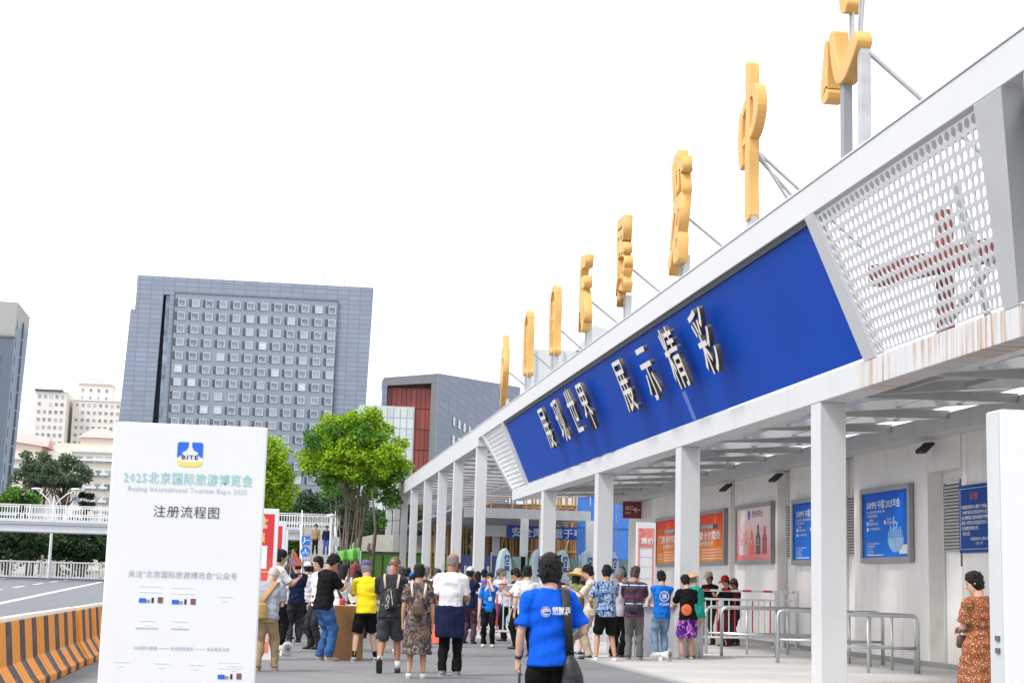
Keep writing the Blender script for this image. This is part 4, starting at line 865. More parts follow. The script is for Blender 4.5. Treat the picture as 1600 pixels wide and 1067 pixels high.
def patchwork(n, l, mp, src, b):
    m2 = n.new('ShaderNodeMapping'); m2.inputs['Rotation'].default_value = (radians(90),0,0); l.new(mp.outputs[0], m2.inputs[0])
    t = n.new('ShaderNodeTexBrick'); t.inputs['Scale'].default_value = 5.2; t.inputs['Color1'].default_value = (.02,.10,.30,1); t.inputs['Color2'].default_value = (.22,.30,.48,1); t.inputs['Mortar'].default_value = (.008,.02,.07,1); t.inputs['Brick Width'].default_value = .9; t.inputs['Row Height'].default_value = .8; t.inputs['Mortar Size'].default_value = .07
    l.new(m2.outputs[0], t.inputs[0]); q = mask(n, l, mp.outputs[0], 26, .5, .58, detail=3); return mixc(n, l, mulm(n, l, q, .7), t.outputs[0], (.45,.55,.68))
C_ = dict(
 black=cloth('black_cotton', (.008,.008,.009)), navy=cloth('navy_cotton', (.012,.018,.055)), grey=cloth('heather_grey_cotton', (.30,.32,.38)), khaki=cloth('khaki_twill', (.33,.24,.145)), jeans=cloth('blue_denim', (.045,.12,.30), var=.35, vscale=9),
 ljeans=cloth('light_denim', (.20,.32,.46), var=.3, vscale=9), white=cloth('white_cotton', (.72,.72,.74), var=.05), cream=cloth('cream_cotton', (.66,.60,.50), var=.06), yellow=cloth('yellow_cotton', (.80,.62,.02), var=.06), dgrey=cloth('charcoal_cotton', (.035,.036,.042)),
 shortgrey=cloth('dark_grey_shorts_cloth', (.055,.06,.07)), royal=cloth('royal_blue_jersey', (.004,.09,.60), var=.1), staff=cloth('staff_blue_vest_cloth', (.01,.16,.62), var=.1), pinkgrey=cloth('pale_lilac_cotton', (.55,.50,.56)), beige=cloth('beige_twill', (.48,.40,.30)),
 green=cloth('jade_green_jersey', (.015,.36,.26)), purple=cloth('plum_cotton', (.09,.045,.075)), maroon=cloth('maroon_cotton', (.10,.015,.02)), greytrous=cloth('grey_trouser_cloth', (.14,.135,.135)), lav=cloth('lavender_scarf', (.22,.22,.60), var=.4, vscale=14), teal=cloth('teal_print', (.02,.22,.30), var=.5, vscale=12),
 camo=cloth('camouflage_cloth', (.4,.3,.2), fn=vor([(.42,.33,.19),(.20,.15,.08),(.50,.42,.28),(.28,.22,.12)], 16)), floral=cloth('dark_floral_cotton', (.1,.1,.1), fn=vor([(.055,.045,.04),(.15,.115,.07),(.10,.075,.12),(.045,.04,.04),(.24,.20,.15),(.16,.10,.10),(.05,.05,.06)], 20)),
 purpleskirt=cloth('purple_magenta_print', (.2,.05,.3), fn=vor([(.05,.01,.16),(.36,.04,.30),(.02,.01,.05),(.50,.20,.50),(.12,.03,.35)], 22, stretch=(1,1,.6))), orange_dress=cloth('rust_orange_dotted_cotton', (.4,.1,.03), fn=dots((.27,.085,.035), (.60,.46,.34), 46)),
 patch=cloth('blue_patchwork_print', (.1,.2,.4), fn=patchwork), stripe=cloth('dark_striped_jersey', (.1,.05,.08), fn=stripes), olive=cloth('olive_green_cotton', (.20,.24,.10)), red=cloth('red_cotton', (.50,.02,.03)))
shoe_w = mat('white_shoe_leather', (.66,.65,.64), .5); shoe_b = mat('black_shoe_leather', (.02,.02,.02), .45); shoe_t = mat('beige_suede', (.46,.36,.25), .8); shoe_g = mat('grey_trainer', (.28,.28,.28), .7, var=.3, vscale=20); sole_m = mat('pale_rubber_sole', (.5,.48,.44), .7)
straw = mat('straw_weave', (.62,.38,.16), .8, var=.2, vscale=30, bump=.6, bscale=60)
GROUP = 'people queuing in front of the exhibition gate'

def ik(S_, T, a, b, pole):
    d = T-S_; L = min(d.length, (a+b)*.985); dn = d.normalized(); T = S_+dn*L
    x = (a*a-b*b+L*L)/(2*L); h = math.sqrt(max(a*a-x*x, 0)); p = (pole-dn*pole.dot(dn)).normalized(); return S_+dn*x+p*h, T
class P: pass
def person(label, x, y, head_z, face=0, lean=0, hp=15, hy=0, top='white', bottom='black', topt='tee', bott='trousers', skin='m', hair='black', hs='short', shoes=shoe_b,
           arms=('down','down'), feet=None, g=1.0, vox=None, hat=None, hatm=None, zbase=0, sock=None, top2=None, female=False, group=GROUP):
    g = g*1.06
    """face: heading in degrees, 0 = looking away along +Y, 90 = towards -X, -90 = towards +X"""
    k = head_z-zbase
    ln = radians(lean); k = k/(.51+.49*cos(ln)-.06*abs(sin(radians(hp)))) ; vox = vox or max(.010, min(.028, y*.0004)); seed = int(abs(x*100+y*10))
    root = thing('person', label, 'person', (x, y, zbase), radians(face), group)
    V = Vector; u = V((0, sin(ln), cos(ln))); f = V((0, cos(ln), -sin(ln))); X = V((1,0,0)); hip = V((0, -.02*k-.12*k*sin(ln), .505*k))
    sh = .098*k*g**.4*(.92 if female else 1); S_ = [hip+u*.276*k+X*(s*sh*.96)-f*.0*k for s in (-1,1)]
    nb = hip+u*.319*k; a = radians(hp); ya = radians(hy)
    hf = V((-sin(ya)*cos(a+ln*.3), cos(ya)*cos(a+ln*.3), -sin(a+ln*.3))); hu = V((-sin(ya)*sin(a+ln*.3), cos(ya)*sin(a+ln*.3), cos(a+ln*.3))); hr = hf.cross(hu)
    hc = nb+(hu*.6+u*.4).normalized()*.092*k+hf*.012*k; K = k*1.09
    def H(p, r=None): return hc+hr*(p[0]*K)+hf*(p[1]*K)+hu*(p[2]*K)
    # targets
    HT = []
    for i, sd in enumerate((-1, 1)):
        A = arms[i]
        if A == 'down': t = S_[i]+V((sd*.035, .02, -.305))*k; pole = V((sd*.4,-1,0))
        elif A == 'phone': t = hip+u*.20*k+V((sd*.025, .20, .0))*k; pole = V((sd*.7,-.3,-1))
        elif A == 'chest': t = hip+u*.22*k+V((-sd*.0, .15, .0))*k; pole = V((sd*.8,-.3,-1))
        elif A == 'belly': t = hip+u*.10*k+V((sd*.01, .13, .0))*k; pole = V((sd*.9,-.6,-.6))
        elif A == 'mouth': t = hc+hf*.085*k-hu*.045*k+X*sd*.012*k; pole = V((sd*.5,.2,-1))
        elif A == 'bent': t = S_[i]+V((sd*.03, .13, -.20))*k; pole = V((sd*.5,-1,-.2))
        elif A == 'table': t = hip+V((sd*.07, .25, .10))*k; pole = V((sd*.6,-.6,-.6))
        elif A == 'pocket': t = hip+V((sd*.095, .03, .03))*k; pole = V((sd*1,-1,0))
        else: t = V(A)*k; pole = V((sd*.6,-.6,-.6))
        HT.append((t, pole))
    AR = []
    for i, sd in enumerate((-1, 1)):
        e, t = ik(S_[i], HT[i][0], .165*k, .142*k, HT[i][1]); AR.append((S_[i], e, t))
    FT = feet or ((-.062, 0), (.062, .02)); LG_ = []
    for i, sd in enumerate((-1, 1)):
        ft = FT[i]; fz = ft[2] if len(ft) > 2 else 0; hj = hip+V((sd*.048*k, 0, -.01*k)); an = V((ft[0]*k, ft[1]*k-.02*k, .048*k+fz*k)); kn, an2 = ik(hj, an, .235*k, .235*k, V((0,1,0))); LG_.append((hj, kn, an2, fz))
    # ---- skin: one continuous body
    b = MB(); q = lambda *r: [(r_[0]*k*g**.5, r_[1]*k*g**.5) for r_ in r]
    b.loft([hip-u*.03*k, hip+u*.05*k, hip+u*.11*k, hip+u*.2*k, hip+u*.26*k, hip+u*.30*k], q((.07,.05),(.075,.052),(.068,.046),(.08,.052),(.08,.046),(.055,.036)), X, 14)
    b.loft([hip+u*.28*k, nb, hc-hu*.045*k-hf*.012*k, hc-hf*.01*k], [(.056*k,.038*k),(.037*k,.037*k),(.034*k,.036*k),(.033*k,.033*k)], X, 12)
    b.loft([H((0,.026,-.072)), H((0,.022,-.062)), H((0,.012,-.042)), H((0,.004,-.015)), H((0,0,.008)), H((0,-.003,.03)), H((0,-.005,.05)), H((0,-.006,.064)), H((0,-.006,.069))],
           [(.008*K,.010*K),(.021*K,.024*K),(.031*K,.037*K),(.0375*K,.047*K),(.040*K,.050*K),(.041*K,.053*K),(.034*K,.045*K),(.018*K,.024*K),(.006*K,.008*K)], hr, 14)
    b.loft([H((0,.05,.006)), H((0,.060,-.012)), H((0,.048,-.022))], [(.004*K,.004*K),(.0095*K,.008*K),(.005*K,.004*K)], hr, 8)
    for sd in (-1, 1):
        b.loft([H((sd*.039,-.004,-.020)), H((sd*.043,-.008,-.002)), H((sd*.041,-.010,.012))], [(.003*K,.006*K),(.0045*K,.011*K),(.003*K,.006*K)], hr, 8)
    b.loft([H((-.010,.047,-.034)), H((0,.051,-.034)), H((.010,.047,-.034))], [(.003*K,.003*K),(.005*K,.004*K),(.003*K,.003*K)], hu, 6)
    for s0, e, t in AR:
        w_ = e.lerp(t, .97); b.loft([s0+X*0, s0.lerp(e,.3), s0.lerp(e,.75), e, e.lerp(t,.3), e.lerp(t,.8), w_], [(.03*k,.03*k),(.029*k,.029*k),(.023*k,.024*k),(.0215*k,.0215*k),(.0225*k,.0225*k),(.0165*k,.0165*k),(.014*k,.014*k)], None, 10)
    for hj, kn, an, fz in LG_:
        b.loft([hj, hj.lerp(kn,.3), hj.lerp(kn,.85), kn, kn.lerp(an,.3), kn.lerp(an,.6), an], [(.048*k,.052*k),(.047*k,.05*k),(.034*k,.034*k),(.031*k,.032*k),(.0325*k,.034*k),(.026*k,.027*k),(.017*k,.019*k)], X, 10)
    me = None; hands = MB()
    for i, (s0, e, t) in enumerate(AR):
        sd = (-1, 1)[i]; d = (t-e).normalized(); pn = V((-sd*.9, .3, -.2)) if arms[i] not in ('phone','mouth','table','chest') else V((-sd*.5,.1,.85)); pn = (pn-d*pn.dot(d)).normalized(); sp = d.cross(pn)
        hb = t; b.loft([t-d*.01*k, t+d*.012*k, t+d*.035*k, t+d*.052*k], [(.012*k,.012*k),(.019*k,.010*k),(.0235*k,.0095*k),(.021*k,.008*k)], sp, 8)
        for j in range(4):
            o = (j-1.5)*.0115*k; L = (.040,.047,.044,.034)[j]*k; p0 = t+d*.044*k+sp*o; c = .55 if arms[i] == 'down' else .9
            p1 = p0+d*L*.42+pn*L*.12*c; p2 = p1+d*L*.28*(1-.3*c)+pn*L*.26*c; p3 = p2+d*L*.2*(1-.8*c)+pn*L*.27*c; hands.tube([p0, p1, p2, p3], [.0058*k,.0056*k,.005*k,.004*k], 6)
        ts = -1 if sp.dot(V((0,1,0))+u*.3) < 0 else 1
        p0 = t+d*.012*k+sp*ts*.015*k; hands.tube([p0, p0+d*.018*k+sp*ts*.012*k+pn*.008*k, p0+d*.036*k+sp*ts*.012*k+pn*.018*k], [.0075*k,.0068*k,.005*k], 6)
    me = remesh(b, 'body', SK[skin], vox*.85, 1)
    import bmesh
    bm = bmesh.new(); bm.from_mesh(me); tmp = hands.mesh('h'); bm.from_mesh(tmp); bm.to_mesh(me); bm.free(); bpy.data.meshes.remove(tmp); me.shade_smooth()
    body = link(me, 'body', root, 0, False)
    # eyes and brows
    em = MB(); 
    for sd in (-1, 1): em.ell(H((sd*.0165,.0435,.002)), (.006*K,.006*K,.0042*K), 8, 5); em.bar(H((sd*.009,.050,.012)), H((sd*.024,.045,.013)), .003*K, .0035*K)
    link(em.mesh('eyes', mat('dark_eye', (.02,.015,.012), .2)), 'eyes', root, 0, False)
    # ---- top
    t_ = MB(); G2 = g**.5
    prof = [(-.045,.097,.074),(.02,.094,.071),(.09,.084,.060),(.17,.091,.063),(.235,.097,.062),(.272,.088,.054),(.298,.068,.045),(.316,.048,.038),(.326,.038,.035)]
    if female: prof = [(-.045,.097,.075),(.02,.091,.070),(.10,.074,.054),(.18,.083,.063),(.235,.088,.058),(.268,.078,.050),(.296,.060,.042),(.314,.044,.036),(.322,.036,.033)]
    if topt == 'dress':
        t_.loft([V((0,-.01*k,.21*k)), V((0,-.01*k,.28*k)), V((0,-.012*k,.40*k)), hip, hip+u*.03*k], [(.118*k*G2,.10*k*G2),(.115*k*G2,.097*k*G2),(.105*k*G2,.083*k*G2),(.098*k*G2,.072*k*G2),(.09*k*G2,.066*k*G2)], X, 18)
    if topt == 'longdress':
        t_.loft([V((0,-.01*k,.06*k)), V((0,-.01*k,.25*k)), V((0,-.012*k,.40*k)), hip, hip+u*.03*k], [(.15*k*G2,.12*k*G2),(.13*k*G2,.105*k*G2),(.11*k*G2,.088*k*G2),(.10*k*G2,.075*k*G2),(.09*k*G2,.066*k*G2)], X, 18)
    t_.loft([hip+u*(p[0]*k)-f*.004*k for p in prof], [(p[1]*k*G2, p[2]*k*G2) for p in prof], X, 18)
    if hs != 'x' and topt in ('tee','polo','long'): t_.loft([nb-u*.012*k, nb+u*.006*k+f*-.003*k], [(.040*k,.040*k),(.037*k,.037*k)], X, 12)
    for i, (s0, e, t) in enumerate(AR):
        if topt == 'vest': sl = [s0+X*(-.01*k*(-1,1)[i])-u*.01*k, s0.lerp(e,.10)]; rr = [.036*k,.034*k]
        elif topt in ('long',): sl = [s0, s0.lerp(e,.5), e, e.lerp(t,.5), e.lerp(t,.92)]; rr = [.037*k,.034*k,.029*k,.026*k,.021*k]
        elif topt == 'half': sl = [s0, s0.lerp(e,.5), e, e.lerp(t,.18)]; rr = [.037*k,.037*k,.036*k,.037*k]
        else: sl = [s0, s0.lerp(e,.4), s0.lerp(e,.80)]; rr = [.034*k,.0345*k,.0375*k]
        t_.tube(sl, [r*G2 for r in rr], 12); t_.ell(s0, (rr[0]*G2,)*3, 12, 9); t_.loft([s0-X*(.05*k*(-1,1)[i])+u*.018*k, s0], [(.018*k*G2,.030*k*G2),(rr[0]*G2*.97,rr[0]*G2*.97)], f, 12)
    link(remesh(t_, 'top', C_[top], vox, 1, .0068, seed, 1.25, fdir=(.75,.75,1.2)), 'top', root, 0, False)
    if top2:
        t_ = MB(); t_.loft([hip+u*(p[0]*k*.95)-f*.004*k for p in prof[1:]], [(p[1]*k*G2*.84, p[2]*k*G2*.8) for p in prof[1:]], X, 16)
        for i, (s0, e, t) in enumerate(AR): t_.tube([s0, s0.lerp(e,.4), s0.lerp(e,.9)], [.035*k,.034*k,.034*k], 10)
        link(remesh(t_, 'undershirt', C_[top2], vox, 2, .004, seed+5), 'undershirt', root, 0, False)
    # ---- bottoms
    if bott in ('trousers','shorts','capri'):
        t_ = MB(); t_.loft([hip-u*.07*k, hip-u*.03*k, hip+u*.02*k, hip+u*.07*k], [(.075*k*G2,.055*k*G2),(.086*k*G2,.063*k*G2),(.086*k*G2,.062*k*G2),(.078*k*G2,.056*k*G2)], X, 16)
        for hj, kn, an, fz in LG_:
            if bott == 'trousers': pp = [hj, hj.lerp(kn,.4), kn, kn.lerp(an,.5), an-V((0,0,.012*k))]; rr = [(.054,.058),(.051,.055),(.040,.043),(.037,.040),(.034,.040)]
            elif bott == 'capri': pp = [hj, hj.lerp(kn,.4), kn, kn.lerp(an,.45)]; rr = [(.054,.058),(.051,.055),(.042,.045),(.040,.043)]
            else: pp = [hj, hj.lerp(kn,.4), kn-(kn-hj)*.06]; rr = [(.056,.060),(.056,.060),(.052,.056)]
            t_.loft(pp, [(r[0]*k*G2**.7, r[1]*k*G2**.7) for r in rr], X, 14)
        link(remesh(t_, bott if bott != 'capri' else 'trousers', C_[bottom], vox, 2, .009, seed+3, .8, fdir=(.5,.5,1.3)), 'shorts' if bott == 'shorts' else 'trousers', root, 0, False)
    if bott == 'skirt':
        t_ = MB(); t_.loft([V((0,-.015*k,.26*k)), V((0,-.015*k,.31*k)), V((0,-.016*k,.42*k)), hip, hip+u*.06*k], [(.10*k*G2,.09*k*G2),(.112*k*G2,.097*k*G2),(.103*k*G2,.08*k*G2),(.092*k*G2,.07*k*G2),(.075*k*G2,.055*k*G2)], X, 18)
        link(remesh(t_, 'skirt', C_[bottom], vox, 2, .008, seed+3, fdir=(1.2,1.2,.2)), 'skirt', root, 0, False)
    # ---- shoes and socks
    for (hj, kn, an, fz) in LG_:
        s_ = MB(); lift = fz > .02; z0 = an.z-.048*k
        fd = V((0, .35, -.9)).normalized() if lift else V((0,1,0)); ud = V((0,.9,.35)).normalized() if lift else V((0,0,1))
        if lift: z0 = an.z-.02*k
        c = V((an.x, an.y, z0)) if not lift else an-ud*.03*k
        s_.loft([c-fd*.034*k+ud*.016*k, c-fd*.028*k+ud*.018*k, c+ud*.022*k, c+fd*.04*k+ud*.020*k, c+fd*.08*k+ud*.015*k, c+fd*.104*k+ud*.012*k, c+fd*.112*k+ud*.012*k], [(.010*k,.010*k),(.020*k,.017*k),(.024*k,.021*k),(.026*k,.019*k),(.028*k,.014*k),(.020*k,.011*k),(.006*k,.006*k)], X, 12)
        s_.loft([c+ud*.02*k, c+ud*.045*k], [(.024*k,.03*k),(.021*k,.025*k)], fd, 10)
        so_ = link(remesh(s_, 'shoe', shoes, min(vox,.013)*.8, 1), 'shoe', root, 0, False)
        sl_ = MB(); pts = [c+fd*(.035*cos(a_)*k*(2.15 if cos(a_) > 0 else 1)+.005*k)+X*(.027*k*sin(a_)) for a_ in np.linspace(0, 2*pi, 14, False)]; pts = [p-ud*.001*k+ud*.0*k for p in pts]
        sl_.slab([p+fd*.03*k*0 for p in pts], ud*.010*k); link(sl_.mesh('sole', sole_m if shoes is not shoe_b else shoe_b), 'sole', so_, 0, False)
        if sock: link(MB().tube([an-V((0,0,.01*k)), an.lerp(kn,.22)], [.021*k,.023*k], 10).mesh('sock', sock, True), 'sock', root, 0, False)
    # ---- hair
    if hs:
        h_ = MB(); hm = HR[hair]
        if hs == 'buzz': secs = [(-.02,-.018,.037,.036),(.005,-.012,.0415,.042),(.03,-.006,.0425,.050),(.052,-.007,.035,.044),(.067,-.007,.02,.026),(.072,-.007,.006,.008)]
        elif hs == 'bald': secs = [(-.035,-.022,.034,.030),(-.01,-.019,.0425,.037),(.02,-.017,.044,.042),(.038,-.018,.0425,.040)]
        elif hs == 'bob': secs = [(-.085,-.02,.042,.036),(-.05,-.018,.049,.040),(-.01,-.015,.050,.045),(.025,-.008,.050,.054),(.055,-.006,.042,.050),(.074,-.006,.022,.028),(.079,-.006,.006,.008)]
        elif hs == 'big': secs = [(-.055,-.02,.038,.033),(-.02,-.015,.052,.045),(.01,-.008,.056,.057),(.042,-.003,.054,.062),(.068,-.004,.042,.048),(.086,-.004,.022,.026),(.090,-.004,.008,.01)]
        else: secs = [(-.045,-.022,.034,.030),(-.015,-.017,.045,.040),(.015,-.009,.047,.050),(.04,-.003,.046,.057),(.062,-.004,.037,.046),(.077,-.005,.02,.025),(.081,-.005,.006,.008)]
        h_.loft([H((0,s_[1],s_[0])) for s_ in secs], [(s_[2]*K, s_[3]*K) for s_ in secs], hr, 16)
        if hs == 'bun': h_.ell(H((0,-.068,.02)), (.024*K,)*3); h_.loft([H((0,-.04,0)), H((0,-.06,.01))], [(.03*K,.03*K),(.02*K,.02*K)], hr, 8)
        if hs == 'pony': h_.tube([H((0,-.055,.0)), H((0,-.075,-.04)), H((0,-.065,-.10))], [.016*K,.02*K,.01*k], 8)
        rg = random.Random(seed)
        if hs in ('short','big','bob'):
            for j in range(44):
                th = rg.uniform(0, 2*pi); z_ = rg.uniform(-.02,.07); rr_ = (.048 if hs != 'big' else .055)*(1-max(0,z_-.03)*9*.6)
                if sin(th) > .5 and z_ < .04: continue
                p_ = H((rr_*cos(th)*.95, rr_*sin(th)*1.05-.008, z_)); h_.tube([p_, p_+hu*rg.uniform(-.010,.014)*k+hr*(cos(th)*.009+rg.uniform(-.006,.006))*k+hf*sin(th)*.009*k], [.0075*k,.002*k], 6)
        link(remesh(h_, 'hair', hm, vox*.6, 1, .0022, seed+9, 2.2), 'hair', root, 0, False)
    if hat == 'cap':
        h_ = MB(); secs = [(.022,-.004,.050,.060),(.045,-.004,.049,.058),(.068,-.005,.038,.046),(.082,-.006,.022,.027),(.086,-.006,.006,.008)]
        h_.loft([H((0,s_[1],s_[0])) for s_ in secs], [(s_[2]*K, s_[3]*K) for s_ in secs], hr, 18)
        h_.loft([H((0,.040,.028)), H((0,.075,.022)), H((0,.098,.015)), H((0,.105,.013))], [(.044*K,.005*K),(.040*K,.004*K),(.026*K,.004*K),(.01*K,.003*K)], hr, 12)
        link(h_.mesh('cap', hatm, True), 'cap', root, 0, False)
    if hat in ('straw','bucket'):
        h_ = MB(); R0 = .125 if hat == 'straw' else .082; dz = -.022 if hat == 'straw' else -.012
        secs = [(.018+dz,R0),(.022+dz,R0),(.034+dz*.4,.085 if hat == 'straw' else .066),(.040,.057),(.066,.054),(.084,.044),(.092,.024),(.093,.004)]
        h_.loft([H((0,-.004,s_[0])) for s_ in secs], [(s_[1]*K, s_[1]*k*1.08) for s_ in secs], hr, 24); link(h_.mesh('hat', hatm or straw, True), 'hat', root, 0, False)
    if hat == 'wrap':
        h_ = MB(); h_.ell(H((0,-.01,.02)), (.062*K,.066*K,.064*K), 14, 9).loft([H((0,-.02,-.02)), H((0,-.03,-.08))], [(.05*K,.04*K),(.06*K,.05*K)], hr, 12); link(remesh(h_, 'headscarf', hatm, vox, 1, .006, seed, 1.5), 'headscarf', root, 0, False)
    r = P(); r.root = root; r.k = k; r.H = H; r.S = S_; r.hip = hip; r.u = u; r.f = f; r.AR = AR; r.hc = hc; r.hf = hf; r.hu = hu; r.hr = hr; r.vox = vox; r.X = X; r.g = G2; r.nb = nb
    r.M = rootmat(root); r.W = lambda p: r.M @ Vector(p); return r
def rel(p, mb, name, m, label, cat, smooth=True, vox=None, fold=0, group=None):
    """a carried item: its own top-level thing at the person's place; mesh in the person's frame"""
    me = remesh(mb, name, m, vox, 1, fold) if vox else mb.mesh(name, m, smooth)
    c = np.empty(len(me.vertices)*3); me.vertices.foreach_get('co', c); c = c.reshape(-1,3); lo = c.min(0); ce = Vector(((c[:,0].min()+c[:,0].max())/2, (c[:,1].min()+c[:,1].max())/2, lo[2]))
    me.transform(Matrix.Translation(-ce)); o = link(me, name, None, 0, False); o.location = p.M @ ce; o.rotation_euler = p.root.rotation_euler; o['label'] = label; o['category'] = cat
    o['_c'] = 0; del o['_c']; o.rotation_mode = 'XYZ'; return o, ce
def sub(o, ce, mb, name, m, smooth=True):
    me = mb.mesh(name, m, smooth); me.transform(Matrix.Translation(-ce)); return link(me, name, o, 0, False)
def band(p, pts, w_, m_, name='strap', th=.006):
    mb = MB(); mb.loft([Vector(q) for q in pts], [(w_/2, th)]*len(pts), None, 8); return mb
def straps(p, side=0, w_=.035, m_=None):
    """two backpack straps from the pack over the shoulders, in person frame"""
    k = p.k; u = p.u; f = p.f; mb = MB()
    for sd in (-1,1):
        c = p.hip+u*.305*k+Vector((sd*.062*k,0,0)); mb.loft([p.hip+u*.2*k-f*.075*k*p.g+Vector((sd*.05*k,0,0)), c-f*.062*k-u*.01*k, c+u*.022*k, c+f*.052*k-u*.012*k, p.hip+u*.18*k+f*.070*k*p.g+Vector((sd*.06*k,0,0)), p.hip+u*.08*k+f*.02*k+Vector((sd*.088*k*p.g,0,0)), p.hip+u*.06*k-f*.06*k+Vector((sd*.06*k,0,0))], [(w_/2,.006)]*7, p.X, 8)
    return mb
def backpack(p, m, label, w_=.085, h0=.06, h1=.29, d=.055, strap_m=None):
    k = p.k; u = p.u; f = p.f; b0 = p.hip-f*(.068*k*p.g); mb = MB()
    hs_ = [h0, h0+.015, h0+.06, (h0+h1)/2, h1-.03, h1]; rs = [(.7,.7),(.95,1),(1,1.05),(.97,1),(.8,.8),(.5,.45)]
    mb.loft([b0-f*(d*k*.8)+u*(h*k) for h in hs_], [(w_*k*a, d*k*b) for a, b in rs], p.X, 14)
    mb.loft([b0-f*(d*k*1.7)+u*((h0+.02)*k), b0-f*(d*k*1.75)+u*((h0+.10)*k)], [(w_*k*.75, d*k*.45),(w_*k*.7, d*k*.35)], p.X, 12)
    o, ce = rel(p, mb, 'backpack', m, label, 'backpack', vox=p.vox, fold=.003); sub(o, ce, straps(p), 'strap', strap_m or m); return o, ce
def local(p, q): return Vector(q)*p.k
def crossbody(p, m, label, side, bagc, size, strap_w=.03, strap_m=None, name='shoulder_bag', cat='bag'):
    """bag hanging at side (+1 right / -1 left) with strap from the opposite shoulder; bagc in units of height"""
    k = p.k; c = Vector(bagc)*k; mb = MB(); a, b, h = (size[0]*k, size[1]*k, size[2]*k)
    mb.loft([c-Vector((0,0,h)), c-Vector((0,0,h*.8)), c, c+Vector((0,0,h*.8)), c+Vector((0,0,h))], [(a*.8,b*.7),(a,b),(a*1.02,b*1.1),(a*.95,b*.9),(a*.8,b*.6)], p.X, 12)
    o, ce = rel(p, mb, name, m, label, cat, vox=min(p.vox,.012), fold=.003); s_ = -side; u = p.u; f = p.f
    sh = p.hip+u*.318*k+Vector((s_*.065*k,0,0)); st = MB(); st.loft([c+Vector((0,0,h*.8)), p.hip+u*.17*k-f*.080*k*p.g+Vector((side*.01*k,0,0)), sh-f*.058*k-u*.01*k, sh+u*.008*k, sh+f*.052*k-u*.012*k, p.hip+u*.18*k+f*.076*k*p.g, p.hip+u*.04*k+f*.05*k+Vector((side*.085*k*p.g,0,0)), c+Vector((side*.01*k,0,h*.7))], [(strap_w/2,.005)]*8, p.X, 8)
    sub(o, ce, st, 'strap', strap_m or m); return o, ce
def phone(p, label, hand=1):
    t = p.AR[hand][2]; e = p.AR[hand][1]; d = (t-e).normalized(); c = t+d*.05*p.k+Vector((0,0,.022*p.k)); a = p.hu*.0+Vector((0,.4,.92)).normalized()
    mb = MB().bar(c-a*.04*p.k, c+a*.045*p.k, .042*p.k, .006*p.k, p.X); rel(p, mb, 'phone', black_plastic, label, 'phone', smooth=False)
PV = mat('purple_cap_cloth', (.09,.07,.22), .8); NV = C_['navy']; bagb = mat('black_nylon', (.012,.012,.014), .5, bump=.4, bscale=30); tan = mat('tan_canvas', (.40,.24,.08), .75, var=.15, vscale=8, bump=.4); leather = mat('brown_leather', (.10,.06,.04), .4, var=.2, vscale=8)

# --- nearest man, seen from behind
p = person('man in royal blue printed T-shirt seen from behind, nearest to the camera', 2.17, 12.3, 1.585, face=4, lean=3, hp=4, top='royal', bottom='black', skin='l', hair='black', hs='big', arms=((-.145,.03,.475),'bent'), g=1.30, vox=.010)
k = p.k; ba = p.hip-p.f*.0
bx_ = p.hip.y-.083*k
def onback(x_, s_): return p.hip+p.u*(s_*k)+p.X*(x_*k)-p.f*(.081*k)
txt_n = -p.f
ring = MB(); cc = onback(-.042,.213); N_ = 28
for r0, r1, m_ in ((.025,.022,0),(.018,.010,1)):
    ring.add([cc+p.X*(q*k*cos(a_))+p.u*(q*k*sin(a_))-p.f*.006 for q in (r0,r1) for a_ in np.linspace(0 if not m_ else .3, 2*pi if not m_ else 5.6, N_)], [(j, j+1, N_+j+1, N_+j) for j in range(N_-1)])
ring.bar(cc-p.X*.02*k-p.f*.006, cc+p.X*.02*k+p.u*.006*k-p.f*.006, .007*k, .002*k, p.u)
me = ring.mesh('printed_emblem', mat('silver_gold_print', (.62,.52,.42), .4)); link(me, 'printed_emblem', p.root, 0, False)
def backtext(p, body, size, m, x_, s_, n_=.088, offset=0, align='LEFT', sx=1):
    k = p.k; o = text(body, size*k, m, None, p.W(p.hip+p.u*(s_*k)+p.X*(x_*k)-p.f*(n_*k)), p.M.to_3x3() @ p.X, p.M.to_3x3() @ p.u, offset=offset, align=align, sx=sx)
    o.data.transform(p.M.inverted()); o.parent = p.root; o.name = 'printed_lettering'; return o
backtext(p, '领智云', .030, white_ink, -.013, .212, .090, .02, sx=1.05); backtext(p, '让智能触手可及', .0115, white_ink, -.012, .200, .090, .01)
# his bag
mb = MB(); c = Vector((.098*k, -.11*k, .37*k))
mb.loft([c-Vector((0,0,.105*k)), c-Vector((0,0,.09*k)), c-Vector((0,0,.03*k)), c+Vector((-.004*k,0,.05*k)), c+Vector((-.01*k,.005,.115*k)), c+Vector((-.016*k,.01,.15*k))], [(.05*k,.035*k),(.068*k,.048*k),(.068*k,.052*k),(.052*k,.042*k),(.034*k,.026*k),(.015*k,.012*k)], p.X, 16)
o, ce = rel(p, mb, 'sling_bag', bagb, 'large black nylon bag hanging behind the right side of the nearest man in royal blue', 'bag', vox=.010, fold=.004)
st = MB(); sh = p.hip+p.u*.318*k+Vector((.062*k,0,0)); st.loft([c+Vector((-.014*k,.01,.14*k)), p.hip+p.u*.20*k-p.f*.088*k+Vector((.066*k,0,0)), sh-p.f*.062*k-p.u*.004*k, sh+p.u*.012*k, sh+p.f*.055*k, p.hip+p.u*.15*k+p.f*.08*k+Vector((.08*k,0,0))], [(.021*k,.004*k)]*6, p.X, 8); sub(o, ce, st, 'strap', bagb)
sub(o, ce, MB().tube([c+Vector((.05*k,-.02*k,-.02*k)), c+Vector((.085*k,-.02*k,-.06*k)), c+Vector((.082*k,-.02*k,-.12*k))], .006*k, 6), 'side_cord', bagb)
